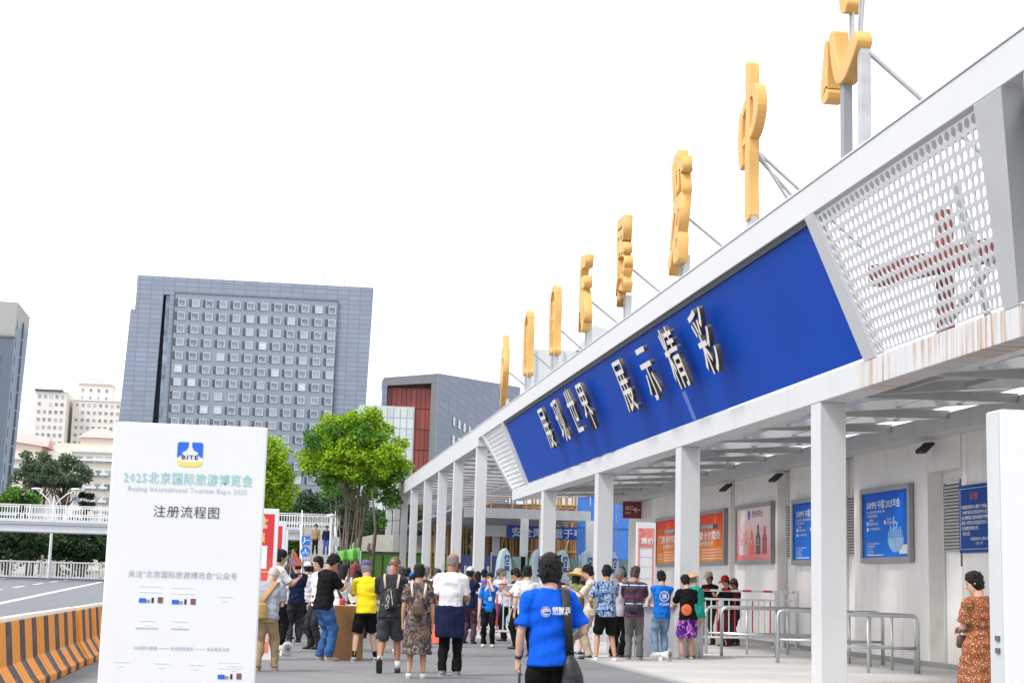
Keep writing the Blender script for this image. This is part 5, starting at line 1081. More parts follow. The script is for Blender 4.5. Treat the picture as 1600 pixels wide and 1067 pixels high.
link(MB().tube([p.AR[0][1].lerp(p.AR[0][2],.82), p.AR[0][1].lerp(p.AR[0][2],.92)], .0185*k, 12).mesh('wristwatch', black_plastic, True), 'wristwatch', p.root, 0, False)
h_ = p.AR[0][2]; rel(p, MB().tube([h_+Vector((.01,.0,-.03)), h_+Vector((.025,.03,-.45))], .011, 8), 'umbrella', bagb, 'folded black umbrella held in the left hand of the nearest man', 'umbrella')

# --- left group
p = person('stooping grey haired man in grey T-shirt and khaki trousers beside the white info board', -.02, 23.75, 1.50, face=-12, lean=16, hp=32, hy=-25, top='grey', bottom='khaki', skin='l', hair='white', hs='bald', arms=('bent','belly'), g=1.42, shoes=shoe_t, feet=((-.06,-.09),(.08,.05)))
crossbody(p, tan, 'tan canvas sling bag with orange patch on the back of the grey shirted man', -1, (-.055,-.15,.55), (.085,.045,.075), .085, name='sling_bag')
o = bpy.data.objects['sling_bag.001']; q = MB().box(-.035,.035,-.006,.006,-.035,.035).mesh('patch', mat('orange_patch', (.75,.16,.07), .6)); q = link(q, 'patch', o, 0, False); q.location = (-.06,-.085,.1)
person('dark haired man in white shirt in profile between the red boards and grey shirted man', .16, 30.0, 1.87, face=-70, hp=12, top='white', bottom='black', skin='m', arms=('phone','phone'), hs='short')
p = person('man in navy cap, navy T-shirt and dark trousers, arm on the next person', .55, 34.6, 1.76, face=20, hp=10, hy=30, top='navy', bottom='dgrey', skin='m', hat='cap', hatm=PV, g=1.15, arms=((-.28,.08,.80),'phone'), hs='short', hair='black')
person('person with wavy hair holding a white bag, behind the navy capped man', .38, 36.5, 1.66, face=-40, hp=8, top='pinkgrey', bottom='black', skin='l', hs='bob', hair='brown', arms=('phone','phone'), female=True)
person('person in white cap and white top behind the navy capped man on his right', .84, 38.0, 1.74, face=10, hp=5, top='white', bottom='dgrey', skin='l', hat='cap', hatm=C_['white'], hs='short')
person('person with dark purple hair and lilac top behind the blue cycle sign', 1.07, 41, 1.73, face=160, hp=5, top='purple', bottom='dgrey', skin='m', hs='bob', hair='brown')
p = person('stout man in black T-shirt and blue jeans reading his phone, facing right', .95, 27.1, 1.76, face=-62, lean=6, hp=32, top='black', bottom='jeans', skin='m', hair='black', hs='short', arms=('phone','phone'), g=1.32, shoes=shoe_t, feet=((-.05,0),(.05,.03)))
phone(p, 'black phone in the hands of the man in black T-shirt and jeans')
person('man with glasses half hidden behind the black shirted man in jeans, looking left', .90, 31.4, 1.79, face=120, hp=8, top='white', bottom='dgrey', skin='l', hs='short')
person('man partly hidden to the right of the black shirted man, looking down right', 1.24, 33.2, 1.72, face=-80, hp=20, top='dgrey', bottom='dgrey', skin='m', hs='short', arms=('phone','phone'))
p = person('short haired woman in white shirt with dark bag and red pouch, behind the cardboard box', 1.36, 30.6, 1.61, face=-30, hp=18, top='white', bottom='white', bott='shorts', skin='l', hair='black', hs='bob', arms=('phone','phone'), female=True, shoes=shoe_w, feet=((-.16,-.02),(.05,.04)))
crossbody(p, mat('red_pouch_nylon', (.55,.02,.03), .5), 'red and black pouch hanging on the back of the white shirted woman', 1, (.06,-.11,.56), (.04,.025,.05), .05, bagb, 'pouch')
person('person with round bare face looking back towards the camera, behind the group', 1.86, 40, 1.77, face=175, hp=0, top='cream', bottom='dgrey', skin='l', hs='short')
person('woman with dyed red hair behind the yellow shirted man', 1.86, 36, 1.72, face=-20, hp=5, top='pinkgrey', bottom='dgrey', skin='l', hair='red', hs='bob', female=True)
person('person in black cap with red badge bending beside the yellow shirted man', 1.66, 31.6, 1.52, face=-25, lean=10, hp=25, top='cream', bottom='black', skin='m', hat='cap', hatm=C_['black'], hs='bob', female=True, arms=('phone','phone'))
person('person behind the purple cap, only dark hair and face showing', 2.15, 38, 1.76, face=150, hp=0, top='white', bottom='dgrey', skin='l', hs='short')
p = person('man in bright yellow T-shirt, purple cap and black shorts', 1.62, 27.2, 1.665, face=8, lean=8, hp=22, hy=10, top='yellow', bottom='black', bott='shorts', skin='l', hat='cap', hatm=PV, hs='short', hair='grey', g=1.18, shoes=shoe_g, feet=((-.11,-.03),(.12,.05)), arms=('phone','phone'), sock=C_['black'])
p = person('shaven headed man in charcoal T-shirt and dark shorts with drawstring bag, mid stride', 1.80, 23.9, 1.70, face=-6, lean=5, hp=26, hy=-30, top='dgrey', bottom='shortgrey', bott='shorts', skin='d', hair='buzz', hs='buzz', g=1.22, shoes=shoe_b, feet=((-.075,-.13,.05),(.075,.03)), arms=('phone','phone'), sock=C_['white'])
o, ce = backpack(p, bagb, 'black drawstring bag printed with white shapes on the charcoal shirted man', .062, .02, .20, .03, mat('cream_cord', (.5,.40,.30), .7))
pr = MB(); wi = lambda x_, z_: Vector((x_*p.k-ce.x, (p.hip.y-.137*p.k)-ce.y, z_*p.k-ce.z))
for pts in ([(-.035,.62),(-.025,.66),(-.012,.64),(-.02,.58),(-.035,.62)], [(-.045,.565),(-.025,.575),(-.015,.55),(-.035,.54),(-.045,.565)], [(.0,.70),(.004,.66),(.010,.63),(.014,.60),(.02,.575)]): pr.tube([wi(*q) for q in pts], .004, 5)
link(pr.mesh('printed_shapes', white_ink), 'printed_shapes', o, 0, False)
person('person in white top with lavender head wrap in the middle of the queue', 2.30, 30.6, 1.64, face=-10, hp=14, top='white', bottom='teal', bott='skirt', skin='l', hat='wrap', hatm=C_['lav'], hs=None, female=True, shoes=shoe_w, arms=('belly','belly'))
person('grey clad person with brown hair far behind the lavender head wrap', 3.06, 38, 1.71, face=40, hp=5, top='pinkgrey', bottom='dgrey', skin='l', hair='brown', hs='short')
person('black haired person in pale top left of the floral dress, in the back row', 3.24, 38.6, 1.66, face=0, hp=10, top='cream', bottom='dgrey', skin='l', hs='short')
person('person in blue cap bending in the back row beside the floral dress', 3.62, 41, 1.55, face=10, hp=25, top='cream', bottom='dgrey', skin='l', hs='short', hat='cap', hatm=C_['staff'])
p = person('woman in dark floral dress with small brown backpack and white shoes', 2.10, 22.7, 1.60, face=-6, hp=10, top='floral', topt='dress', bott=None, skin='m', hair='black', hs='short', g=1.22, shoes=shoe_w, arms=('down','down'), female=True)
backpack(p, leather, 'small brown leather backpack with cream straps on the floral dress', .055, .03, .19, .038, mat('cream_strap', (.62,.50,.36), .6))
person('grey haired person in dark clothes behind the floral dress', 3.22, 33.4, 1.68, face=-30, hp=10, top='dgrey', bottom='dgrey', skin='m', hair='grey', hs='short')
person('dark haired person far behind the white shirted older man', 4.6, 45, 1.75, face=0, hp=5, top='white', bottom='dgrey', skin='m')
p = person('tall older man in white T-shirt with navy jacket tied round his waist', 2.66, 23.5, 1.79, face=-14, hp=12, hy=-20, top='white', bottom='black', skin='d', hair='grey', hs='bald', g=1.22, shoes=shoe_g, arms=('down','belly'), feet=((-.05,-.03),(.06,.03)))
k = p.k; mb = MB(); mb.loft([p.hip-Vector((0,-.0,.20*k)), p.hip-Vector((0,0,.17*k)), p.hip-Vector((0,0,.08*k)), p.hip+Vector((0,0,.045*k)), p.hip+Vector((0,0,.055*k))], [(.122*k,.096*k),(.127*k,.100*k),(.126*k,.10*k),(.125*k,.098*k),(.121*k,.093*k)], p.X, 16)
link(remesh(mb, 'tied_jacket', C_['navy'], .012, 2, .006, 5, fdir=(1,1,.3)), 'tied_jacket', p.root, 0, False)
link(MB().box(-.06*k,-.03*k,-.105*k,-.10*k,.36*k,.366*k).mesh('small_logo', white_ink), 'small_logo', p.root, 0, False)
p = person('man in cream shirt and camouflage shorts carrying a large black backpack and a stick', 3.42, 29.7, 1.745, face=-22, hp=8, hy=-35, top='cream', bottom='camo', bott='shorts', skin='m', hair='brown', hs='short', g=1.12, shoes=shoe_w, sock=C_['dgrey'], feet=((-.05,-.08),(.06,.06)), arms=((-.10,.05,.50),'bent'))
backpack(p, bagb, 'large black backpack of the man in camouflage shorts', .085, -.03, .29, .06)
rel(p, MB().tube([p.AR[0][2]+Vector((0,.03,0)), Vector((-.12,.1,.02))], .012, 6), 'walking_stick', black_plastic, 'thin black walking stick beside the camouflage shorts', 'walking stick')
person('person in white cap and blue shirt behind the black backpack', 4.5, 36, 1.71, face=-30, hp=8, top='navy', bottom='purple', topt='tee', skin='d', hat='cap', hatm=C_['white'], hs='short', arms=('bent','mouth'))
p = person('staff woman in blue facing the camera with a hand on her mouth and a badge', 4.73, 34.4, 1.60, face=168, hp=0, top='staff', topt='tee', bottom='black', skin='l', hair='black', hs='bun', g=1.05, female=True, shoes=shoe_w, arms=('mouth','down'))
link(MB().bar((-.02*p.k,.092*p.k,.62*p.k),(-.02*p.k,.092*p.k,.67*p.k),.045*p.k,.004*p.k).bar((-.02*p.k,.085*p.k,.67*p.k),(-.01*p.k,.070*p.k,.80*p.k),.006*p.k,.003*p.k).mesh('badge', mat('badge_plastic', (.5,.7,.8), .3)), 'badge', p.root, 0, False)
person('dark haired person in blue at the back, just left of the staff woman', 5.58, 43, 1.68, face=0, hp=5, top='navy', bottom='dgrey', skin='m', hs='bob')
person('person in navy cap at the back, behind the staff woman', 6.03, 45, 1.75, face=10, hp=5, top='staff', bottom='dgrey', skin='m', hat='cap', hatm=NV, hs='short')
p = person('man in brown cap, pale lilac long sleeved shirt and black trousers looking down left', 5.62, 38.1, 1.70, face=70, lean=6, hp=38, top='pinkgrey', topt='long', bottom='black', skin='l', hat='cap', hatm=mat('brown_cap_cloth', (.13,.09,.08), .8), hs='short', hair='grey', g=1.2, arms=('phone','phone'))
p = person('man in white shirt tapping his phone, left of the nearest man', 5.22, 33.6, 1.67, face=75, hp=30, top='white', bottom='black', skin='m', hair='black', hs='short', arms=('phone','phone'), g=1.15)
phone(p, 'black phone held by the white shirted man near the nearest man', 0)
person('man in white shirt mostly hidden by the head of the nearest man', 4.88, 30.2, 1.71, face=10, hp=8, top='white', bottom='black', skin='l', hs='short', g=1.2)

# --- right group
p = person('man in glasses and dark purple top just right of the nearest head', 5.78, 32, 1.79, face=-75, hp=0, top='purple', bottom='dgrey', skin='l', hs='short')
single(MB().loft([(6.05,31.5,1.28),(6.08,31.5,1.45),(6.0,31.5,1.6),(5.9,31.5,1.69)], [(.03,.02),(.045,.025),(.035,.02),(.05,.02)], None, 8), 'instrument_neck', mat('dark_red_wood', (.08,.02,.015), .35), 'dark red wooden instrument headstock sticking up beside the straw hat', 'instrument', (6.05,31.5,1.28), smooth=True)
p = person('woman in wide straw sun hat and olive print top', 6.06, 31.2, 1.66, face=-50, hp=18, top='olive', bottom='teal', bott='skirt', skin='l', hat='straw', hs='bob', hair='black', female=True, arms=('phone','phone'), g=1.1)
p = person('black haired man in cream vest and khaki trousers holding a phone, facing left', 6.0, 29.7, 1.74, face=72, hp=22, top='cream', bottom='beige', skin='l', hair='black', hs='short', arms=('phone','phone'), g=1.12, shoes=shoe_b)
phone(p, 'phone with light case held by the man in khaki facing the straw hat', 0)
p = person('man in blue patchwork print shirt and black shorts seen from behind', 6.12, 28.7, 1.745, face=2, hp=12, hy=-15, top='patch', bottom='black', bott='shorts', skin='m', hair='black', hs='short', arms=('bent','phone'), g=1.18, shoes=shoe_w, feet=((-.10,0),(.10,0)))
p = person('masked man in mauve T-shirt and black trousers beside the patchwork shirt', 6.72, 30.4, 1.70, face=-50, hp=22, hy=-10, top='pinkgrey', bottom='black', skin='d', hair='grey', hs='short', arms=('phone','phone'), g=1.15)
person('second head close behind the striped shirt, dark hair', 6.95, 31.1, 1.73, face=40, hp=20, top='dgrey', bottom='dgrey', skin='m')
single(MB().loft([(7.15,31.2,1.22),(7.2,31.2,1.4),(7.28,31.2,1.66),(7.31,31.2,1.74)], [(.035,.02),(.04,.022),(.035,.02),(.025,.015)], None, 8), 'instrument_neck', mat('dark_red_wood', (.08,.02,.015), .35), 'dark wooden instrument neck rising between the striped shirt and the tall red sign', 'instrument', (7.15,31.2,1.22), smooth=True)
p = person('man in dark striped polo shirt and grey trousers with black cross body bag', 6.84, 29.5, 1.745, face=-20, hp=14, hy=-15, top='stripe', bottom='greytrous', skin='m', hair='brown', hs='short', arms=('phone','table'), g=1.25, shoes=shoe_g)
crossbody(p, bagb, 'black cross body bag with pale zips behind the striped shirt', 1, (.015,-.115,.545), (.062,.03,.045), .02)
p = person('staff member in blue vest with round emblem and light jeans at the counter', 7.55, 30.25, 1.68, face=4, hp=16, top='staff', topt='vest', top2='white', bottom='ljeans', skin='l', hair='black', hs='short', arms=('table','table'), g=1.15, shoes=shoe_w)
k = p.k; cc = p.hip+p.u*.20*k-p.f*.090*k; ring = MB(); N_ = 28
ring.add([cc+p.X*(q*k*cos(a_))+p.u*(q*k*sin(a_))-p.f*.008 for q in (.058,.050) for a_ in np.linspace(0, 2*pi, N_)], [(j, j+1, N_+j+1, N_+j) for j in range(N_-1)]); link(ring.mesh('printed_emblem', white_ink), 'printed_emblem', p.root, 0, False)
backtext(p, '展', .065, white_ink, 0, .175, .098, .01, 'CENTER'); backtext(p, 'STAFF', .046, white_ink, -.004, .095, .106, .012, 'CENTER', .95)
p = person('woman in black top and purple print skirt leaning on the counter', 8.0, 30.0, 1.615, face=6, lean=8, hp=18, hy=15, top='black', bottom='purpleskirt', bott='skirt', skin='l', hair='black', hs='short', arms=('table','table'), female=True, g=1.3, shoes=shoe_t)
rel(p, MB().ell((-.05*p.k,-.125*p.k,.58*p.k), (.066*p.k,.012*p.k,.066*p.k), 20, 9), 'round_cushion_bag', mat('orange_felt', (.80,.16,.05), .8, var=.05), 'round orange bag hanging behind the purple skirt', 'bag'); o = bpy.data.objects['round_cushion_bag']
link(MB().tube([(-.012,-.024,0.16*0+.115),(-.012,-.014,.115)], .006, 6).tube([(.012,-.024,.115),(.012,-.014,.115)], .006, 6).mesh('button_hole', black_plastic), 'button_hole', o, 0, False)
person('man in jade green polo shirt, straw fedora and khaki trousers at the counter', 8.32, 30.6, 1.66, face=40, lean=8, hp=20, top='green', bottom='beige', skin='l', hat='bucket', hs='short', hair='grey', arms=('table','bent'), g=1.22, shoes=shoe_b)
person('person in tan cap and black jacket behind the striped barricades', 10.75, 38.2, 1.78, face=130, hp=15, top='black', topt='long', bottom='dgrey', skin='d', hat='cap', hatm=C_['beige'], hs='short', arms=('phone','phone'))
person('person in red cap and black jacket behind the striped barricades', 10.95, 37.4, 1.68, face=110, hp=20, top='black', topt='long', bottom='maroon', skin='m', hat='cap', hatm=C_['red'], hs='short', arms=('phone','phone'))
person('person in brown cap and maroon top, rightmost behind the striped barricades', 11.35, 38.0, 1.62, face=100, hp=20, top='maroon', topt='long', bottom='dgrey', skin='d', hat='cap', hatm=leather, hs='short', arms=('phone','phone'))
p = person('short haired woman in rust orange dotted dress beside the white panel, looking left', 7.72, 16.6, 1.62, face=22, hp=14, hy=35, top='orange_dress', topt='longdress', bott=None, skin='l', hair='black', hs='short', arms=('belly','belly'), female=True, g=1.5, vox=.011, shoes=shoe_b)
k = p.k; t0 = p.AR[0][1].lerp(p.AR[0][2], .8); bz = t0-Vector((0,0,.125*k))
o_, ce_ = rel(p, MB().loft([bz, bz+Vector((0,0,.02*k)), bz+Vector((0,0,.075*k)), bz+Vector((0,0,.085*k))], [(.05*k,.03*k),(.062*k,.035*k),(.058*k,.028*k),(.05*k,.02*k)], p.X, 14), 'handbag', leather, 'dark brown handbag on the forearm of the woman in rust orange', 'handbag')
sub(o_, ce_, MB().tube([bz+Vector((.035*k*cos(q), 0, .083*k+.055*k*sin(q))) for q in np.linspace(0, pi, 9)], .006, 6), 'handle', leather)
for i_, (x_, y_, z_, f_, tp_, hr_, lb_) in enumerate(((.95,40,1.74,20,'cream','black','back row person in cream top left of the blue signs, hair black'),(1.2,44,1.72,-30,'pinkgrey','brown','back row person in lilac top under the round cycle sign'),(1.75,42,1.75,60,'navy','black','back row person in navy top right of the man in black T-shirt'),(2.3,44,1.72,0,'white','black','back row person in white top under the green netting'),(2.75,46,1.74,-60,'dgrey','grey','back row grey haired person under the dark tree stub'),
    (3.35,43,1.73,160,'white','black','back row person in white facing the camera, left of the green hoarding posts'),(4.0,47,1.76,10,'royal','black','back row person in bright blue below the farthest columns'),(4.35,42,1.70,-90,'red','brown','back row person in red top just right of the floral dress'),(5.3,48,1.72,30,'cream','black','back row person in cream between white T-shirt and black backpack'),(5.75,46,1.70,100,'pinkgrey','black','back row person in lilac right of the black backpack'),
    (6.4,44,1.74,0,'white','black','back row person in white right of the staff woman in blue'),(7.2,46,1.73,-40,'navy','brown','back row person in navy behind the brown capped man'),(8.0,44,1.74,20,'dgrey','black','back row person in charcoal left of the straw sun hat'),(8.1,41,1.70,-20,'purple','black','back row person in plum top right behind the straw sun hat'))):
    person(lb_, x_, y_, z_, face=f_, hp=8+i_ % 3*8, top=tp_, bottom=('dgrey','black','jeans','khaki')[i_ % 4], skin='lmd'[i_ % 3], hair=hr_, hs='bob' if i_ % 4 == 1 else 'short', arms=(('phone','phone'),('down','bent'))[i_ % 2], g=1.05+.05*(i_ % 4), vox=.02)
# stairs and bridge
person('person in brown jacket standing on the stairs, left one', 2.35, 89.4, 4.42, face=170, hp=0, top='khaki', topt='long', bottom='black', skin='m', zbase=2.72, vox=.03, group='people on the stairs and footbridge')
person('person in navy top and blue jeans standing on the stairs, right one', 2.95, 89.4, 4.36, face=175, hp=0, top='navy', topt='long', bottom='jeans', skin='m', zbase=2.72, vox=.03, group='people on the stairs and footbridge')
person('walker in dark clothes crossing the footbridge', -14.5, 94.8, 6.0, face=-90, hp=0, top='black', topt='long', bottom='black', skin='m', zbase=4.35, vox=.03, feet=((-.05,-.14),(.05,.14)), group='people on the stairs and footbridge')

# ================================================================ STREET PROPS
board_w = mat('white_fabric_board', (.74,.745,.77), .6, var=.02)
t = thing('info_board', 'large white free standing info board with teal title, left foreground', 'display board', (-.6, 11.2, 0))
bx0, bx1, by = -1.135, -.075, 11.2
MB().box(bx0, bx1, by, by+.16, .02, 2.40).build('panel', board_w, t, bevel=.012); MB().box(bx0-.01, bx1+.01, by-.01, by+.17, 0, .02).build('foot', light_grey, t)
BW = bx1-bx0
def bt(body, size, m, cx, z, **k_): return text(body, size, m, t, (bx0+BW*cx, by, z), (1,0,0), (0,0,1), align='CENTER', **k_)
lg = lambda poly, m, nm='logo': MB().slab([(bx0+BW*.5+x_, by-.003, 2.19+z_) for x_, z_ in poly], (0,.003,0)).build(nm, m, t)
blu = mat('logo_blue', (.01,.13,.68), .4)
lg([(-.088,.075),(-.075,.085),(-.012,.085),(-.012,.055),(-.025,.03),(-.06,.012),(-.05,-.0),(-.088,-.025)], blu); lg([(.088,.075),(.075,.085),(.012,.085),(.012,.055),(.025,.03),(.06,.012),(.05,0),(.088,-.025)][::-1], blu)
lg([(-.088,-.045),(-.04,-.052),(.04,-.052),(.088,-.045),(.08,-.075),(.04,-.087),(-.04,-.087),(-.08,-.075)], yellow_ink)
text('BITE', .042, mat('ink_navy', (.03,.035,.07), .5), t, (bx0+BW*.5, by, 2.155), (1,0,0), (0,0,1), align='CENTER', sx=1.3, offset=.02, spacing=1.15)
bt('2025北京国际旅游博览会', .088, teal_ink, .5, 1.985, sx=.87, offset=.008, spacing=1.1)
bt('Beijing International Tourism Expo 2025', .047, mat('silver_ink', (.42,.50,.52), .5), .5, 1.925, sx=1.0, offset=.01, spacing=1.06)
bt('注册流程图', .088, mat('ink_dark_grey', (.04,.04,.045), .5), .5, 1.755, spacing=1.1)
bt('关注"北京国际旅游博览会"公众号', .052, grey_ink, .5, 1.335, sx=.95, spacing=1.05)
pale = mat('faint_grey_print', (.50,.51,.54), .5); pale2 = mat('very_faint_print', (.66,.68,.74), .5)
for cx, z in ((.30,1.16),(.51,1.155),(.83,.655)):
    for q, (m_, w_) in enumerate(((blu,.045),(mat('grey_photo_print',(.25,.27,.3),.5),.03),(black_ink,.015),(mat('maroon_photo_print',(.2,.08,.08),.5),.035))):
        MB().box(bx0+BW*cx-.075+q*.042, bx0+BW*cx-.075+q*.042+w_, by-.003, by, z, z+(.03,.022,.035,.04)[q]).build('printed_picture', m_, t)
    MB().box(bx0+BW*cx-.08, bx0+BW*cx+.08, by-.002, by, z+.07, z+.074).box(bx0+BW*cx-.08, bx0+BW*cx+.07, by-.002, by, z+.11, z+.113).build('printed_line', pale2, t)
for cx, z, w_ in ((.29,.985,.075),(.50,.985,.06),(.82,.48,.06)): MB().box(bx0+BW*cx-w_, bx0+BW*cx+w_, by-.003, by, z, z+.008).build('printed_line', pale, t)
for cx, z in ((.29,1.035),(.5,1.035),(.78,1.21),(.14,.755),(.40,.75),(.62,.745),(.86,.74),(.85,.53)): MB().box(bx0+BW*cx-.05, bx0+BW*cx+.05, by-.002, by, z, z+.006).box(bx0+BW*cx-.02, bx0+BW*cx+.02, by-.002, by, z-.03, z-.026).build('printed_line', pale2, t)
for cx, s_ in ((.29,'在线提交数据'),(.52,'在线选择身份'),(.75,'专业观众注册')): text(s_, .026, grey_ink, t, (bx0+BW*cx, by, .845), (1,0,0), (0,0,1), align='CENTER')
for cx in (.405,.635): MB().box(bx0+BW*cx-.035, bx0+BW*cx+.035, by-.002, by, .853, .856).build('printed_line', pale, t)
# white plain panel at right edge
t = thing('white_panel', 'tall blank white display panel at the right edge', 'display board', (5.1, 8.75, 0)); MB().box(4.245, 6.4, 8.75, 8.95, 0, 2.46).build('panel', mat('right_panel_white', (.76,.76,.80), .55), t, bevel=.01); MB().box(4.235,4.245,8.77,8.93,0,2.45).build('edge_trim', light_grey, t)
for z in (1.10,1.03): MB().box(4.225,4.236,8.8,8.85,z,z+.03).build('latch', dark_grey, t)
# red display boards on the left
rdp = mat('red_gradient_print', (.75,.12,.06), .45, fn=grad((.80,.22,.12), (.62,.03,.035), .7, 1.8)); pinkp = mat('pale_pink_board_side', (.66,.50,.50), .6)
for i, (x, y, h, lab) in enumerate(((.08,26.8,2.5,'red display board with gold crest and white box, nearest of the three'), (.25,32.8,2.5,'red display board, middle one of the three, mostly hidden'), (.36,38.5,2.5,'red display board, farthest of the three behind the info board'))):
    t = thing('red_display_board', lab, 'display board', (x-.45, y, 0), 0, 'red display boards behind the info board'); MB().box(x-.9, x, y, y+.12, 0, h).build('panel', board_w, t, bevel=.01)
    MB().box(x-.86, x-.07, y-.004, y, .12, h-.09).build('print', rdp, t)
    if i == 0:
        MB().box(x-.42, x-.17, y-.008, y-.004, 1.50, 1.88).build('blank_code_box', white_ink, t); MB().box(x-.85,x-.08,y-.008,y-.004,1.44,1.46).box(x-.85,x-.08,y-.008,y-.004,.3,1.30).build('pale_print', mat('pale_pink_print', (.72,.45,.42), .5), t)
        text('乐器展', .17, yellow_ink, t, (x-.62, y-.004, 1.95), (1,0,0), (0,0,1), offset=.02, sx=.8)
        gl_ = mat('gold_crest_print', (.85,.55,.30), .5, var=.4, vscale=12)
        MB().slab([(x-.27+a, y-.007, 2.25+b*1.3) for a, b in ((-.09,-.07),(.09,-.06),(.08,-.02),(.03,-.01),(.10,.05),(.05,.06),(.02,.10),(-.01,.06),(-.08,.07),(-.05,.02),(-.03,-.02),(-.09,-.03))], (0,.003,0)).build('crest_print', gl_, t)
# pennant on a stick
t = thing('pennant', 'small orange triangular tour flag above the crowd', 'flag', (.47, 33, 0)); MB().tube([(.36,33,1.2),(.41,33,1.95)], .008, 6).build('stick', steel, t)
MB().slab([(.33,33,1.60),(.63,33,1.62),(.42,33,1.97)], (0,.01,0)).build('cloth', mat('pennant_orange', (.72,.16,.08), .7, var=.2), t); MB().slab([(.36,32.99,1.62),(.52,32.99,1.63),(.41,32.99,1.80)], (0,.005,0)).build('print', mat('pennant_lilac', (.35,.25,.5), .7), t)
# carton
cb = mat('corrugated_cardboard', (.38,.20,.08), .8, var=.08); t = thing('cardboard_box', 'tall brown cardboard box standing upright behind the yellow shirted man', 'box', (1.36, 27.8, 0), radians(22))
M_ = MB(); M_.box(1.10,1.62,27.55,28.05,0,.90); M_.build('carton', cb, t, bevel=.008, world=True); MB().box(1.10,1.62,27.55,28.05,.903,.91).build('top_flap', mat('cardboard_edge', (.45,.27,.13), .8), t); MB().box(1.34,1.39,27.545,27.549,0,.9).build('tape', mat('brown_tape', (.33,.17,.07), .3), t)
# megaphones on the ground
hw = mat('white_horn_plastic', (.72,.72,.74), .35)
def megaphone(x, y, rz, label):
    t = thing('megaphone', label, 'megaphone', (x, y, 0), rz, None); mb = MB()
    mb.loft([(0,0,.13),(0,-.04,.13),(0,-.16,.13),(0,-.20,.13),(0,-.205,.13)], [(.04,.04),(.045,.045),(.08,.08),(.125,.125),(.118,.118)], (1,0,0), 20)
    link(mb.mesh('horn', hw, True), 'horn', t, 0, False); link(MB().loft([(0,-.206,.13),(0,-.21,.13)], [(.075,.075),(.075,.075)], (1,0,0), 18).mesh('horn_throat', mat('pale_throat', (.4,.4,.42), .5)), 'horn_throat', t, 0, False)
    link(MB().loft([(0,-.211,.13),(0,-.225,.13)], [(.03,.03),(.022,.022)], (1,0,0), 14).mesh('horn_core', dark_grey, True), 'horn_core', t, 0, False)
    link(MB().tube([(0,0,.13),(0,.14,.12),(.0,.2,.08)], [.05,.045,.02], 10).box(-.03,.03,-.06,.02,0,.1).mesh('handle', hw), 'handle', t, 0, False)
megaphone(.25, 28.6, .5, 'white megaphone on the asphalt near the stooping man in khaki'); megaphone(7.28, 29.2, .9, 'white megaphone on the ground in front of the counter')
# counter and tall red sign
cnt = thing('counter', 'long white registration counter under the canopy', 'counter', (7.6, 31.4, 0)); cw = mat('counter_white', (.60,.61,.68), .5)
for k_ in range(4): MB().box(6.75+k_*.47, 7.21+k_*.47, 31.0, 31.5, .02, .98).build('front_panel', cw, cnt, bevel=.006)
MB().box(6.7, 8.72, 30.95, 31.6, .98, 1.02).build('top', cw, cnt, bevel=.006)
t = thing('pull_up_sign', 'tall narrow white and red price sign standing behind the counter', 'sign', (7.5, 32.5, 0)); MB().box(7.56, 7.98, 32.5, 32.54, .3, 2.72).build('panel', board_w, t, bevel=.005)
MB().box(7.60,7.94,32.494,32.5,2.2,2.6).build('print', mat('pink_red_print', (.78,.25,.2), .5, var=.5, vscale=9), t); MB().box(7.60,7.64,32.494,32.5,.4,2.2).box(7.90,7.94,32.494,32.5,.4,2.2).build('print', mat('pink_red_print2', (.78,.28,.26), .5), t)
text('票价', .14, white_ink, t, (7.66,32.494,2.28), (1,0,0), (0,0,1), offset=.02)
for z in (2.18, 2.0, 1.8, 1.55, 1.3): MB().box(7.64,7.90,32.494,32.5,z,z+.006).build('table_line', pale, t)
# pipe queue railings (silver tube hoops)
def hoop(x, y0, y1, lab, h=1.0):
    t = thing('queue_railing', lab, 'railing', (x, y0, 0), 0, 'silver tube queue railings in front of the ticket office'); r = .032
    MB().tube([(x,y0,0),(x,y0,h-.12),(x,y0+.04,h-.03),(x,y0+.12,h),(x,y1-.12,h),(x,y1-.04,h-.03),(x,y1,h-.12),(x,y1,0)], r, 10).build('hoop', steel, t, smooth=True); n = int((y1-y0)/1.3)
    for j in range(1, n+1): MB().tube([(x,y0+(y1-y0)*j/(n+1),0),(x,y0+(y1-y0)*j/(n+1),h-.02)], .026, 8).build('post', steel, t, smooth=True)
    MB().tube([(x,y0,.42),(x,y1,.42)], .022, 8).build('lower_rail', steel, t, smooth=True)
def xhoop(y, x0, x1, lab, h=1.0, posts_=None):
    t = thing('queue_railing', lab, 'railing', (x0, y, 0), 0, 'silver tube queue railings in front of the ticket office')
    MB().tube([(x0,y,0),(x0,y,h-.12),(x0+.03,y,h-.03),(x0+.12,y,h),(x1-.12,y,h),(x1-.03,y,h-.03),(x1,y,h-.12),(x1,y,0)], .035, 10).build('hoop', steel, t, smooth=True)
    for q in np.linspace(x0, x1, max(3, int((x1-x0)/.62)))[1:-1]: MB().tube([(q,y,0),(q,y,h-.02)], .028, 8).build('post', steel, t, smooth=True)
    MB().tube([(x0,y,.45),(x1,y,.45)], .024, 8).build('lower_rail', steel, t, smooth=True)
xhoop(32.9, 9.2, 11.9, 'silver queue railing with rounded corner starting beside the green shirted man')
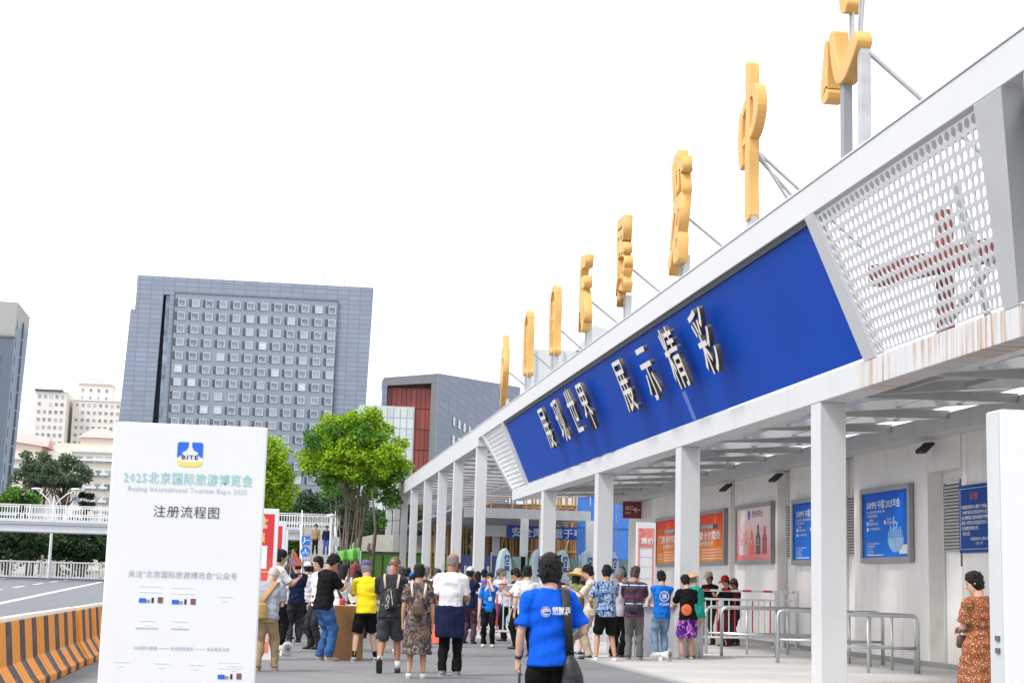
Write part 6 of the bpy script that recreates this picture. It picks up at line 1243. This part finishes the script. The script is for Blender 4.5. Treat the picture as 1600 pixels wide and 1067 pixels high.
xhoop(31.9, 9.25, 11.6, 'silver queue railing second from the green shirted man, slightly nearer'); xhoop(29.3, 9.6, 11.7, 'silver queue railing left of the nearest gate column, in the middle row')
xhoop(26.2, 9.3, 11.1, 'silver queue railing running behind the nearest gate column'); hoop(11.1, 26.3, 31.6, 'silver queue railing running along the wall towards the posters')
# red and white barricades
rdw = mat('barricade_red', (.62,.03,.03), .4); wb = mat('barricade_white', (.74,.74,.74), .4)
def barricade(x0, y, lab, L=2.0, group='red and white barricades'):
    t = thing('barricade', lab, 'barricade', (x0, y, 0), 0, group)
    for z in (.25, 1.12, 1.32): MB().box(x0, x0+L, y-.02, y+.02, z, z+.05).build('rail', wb, t)
    for q in range(4): MB().box(x0+q*L/4+.04, x0+q*L/4+L/8, y-.024, y+.024, 1.33, 1.375).build('red_band', rdw, t)
    n = int(L/.14)
    for q in range(n+1): MB().box(x0+q*L/n-.012, x0+q*L/n+.012, y-.012, y+.012, .30, 1.12).build('bar', rdw if q % 3 == 0 else wb, t)
    for q in (0, L): MB().box(x0+q-.03, x0+q+.03, y-.03, y+.03, 0, 1.38).build('post', wb, t); MB().box(x0+q-.03, x0+q+.03, y-.3, y+.3, 0, .05).build('foot', wb, t)
barricade(9.9, 36.0, 'red and white barricade under the black jacketed people', 2.0); barricade(11.95-.0, 36.6, 'red and white barricade ending at the ticket office wall', .5)
for q, (x, y) in enumerate(((2.35,36.3),(4.0,36.9),(5.2,39.6),(7.0,40))): barricade(x, y, ('red and white barricade behind the lavender head wrap','red and white barricade behind the black backpack','red and white barricade behind the staff woman','red and white barricade behind the nearest man')[q], 1.7)
single(MB().loft([(3.75,35.5,0),(3.75,35.5,.05),(3.75,35.5,.06),(3.75,35.5,.8)], [(.22,.22),(.2,.2),(.16,.16),(.03,.03)], (1,0,0), 16), 'traffic_cone', mat('cone_red', (.75,.08,.04), .5), 'red traffic cone between the floral dress and the barricades', 'traffic cone', (3.75,35.5,0), smooth=True)

bpy.data.scenes.remove(TMP)
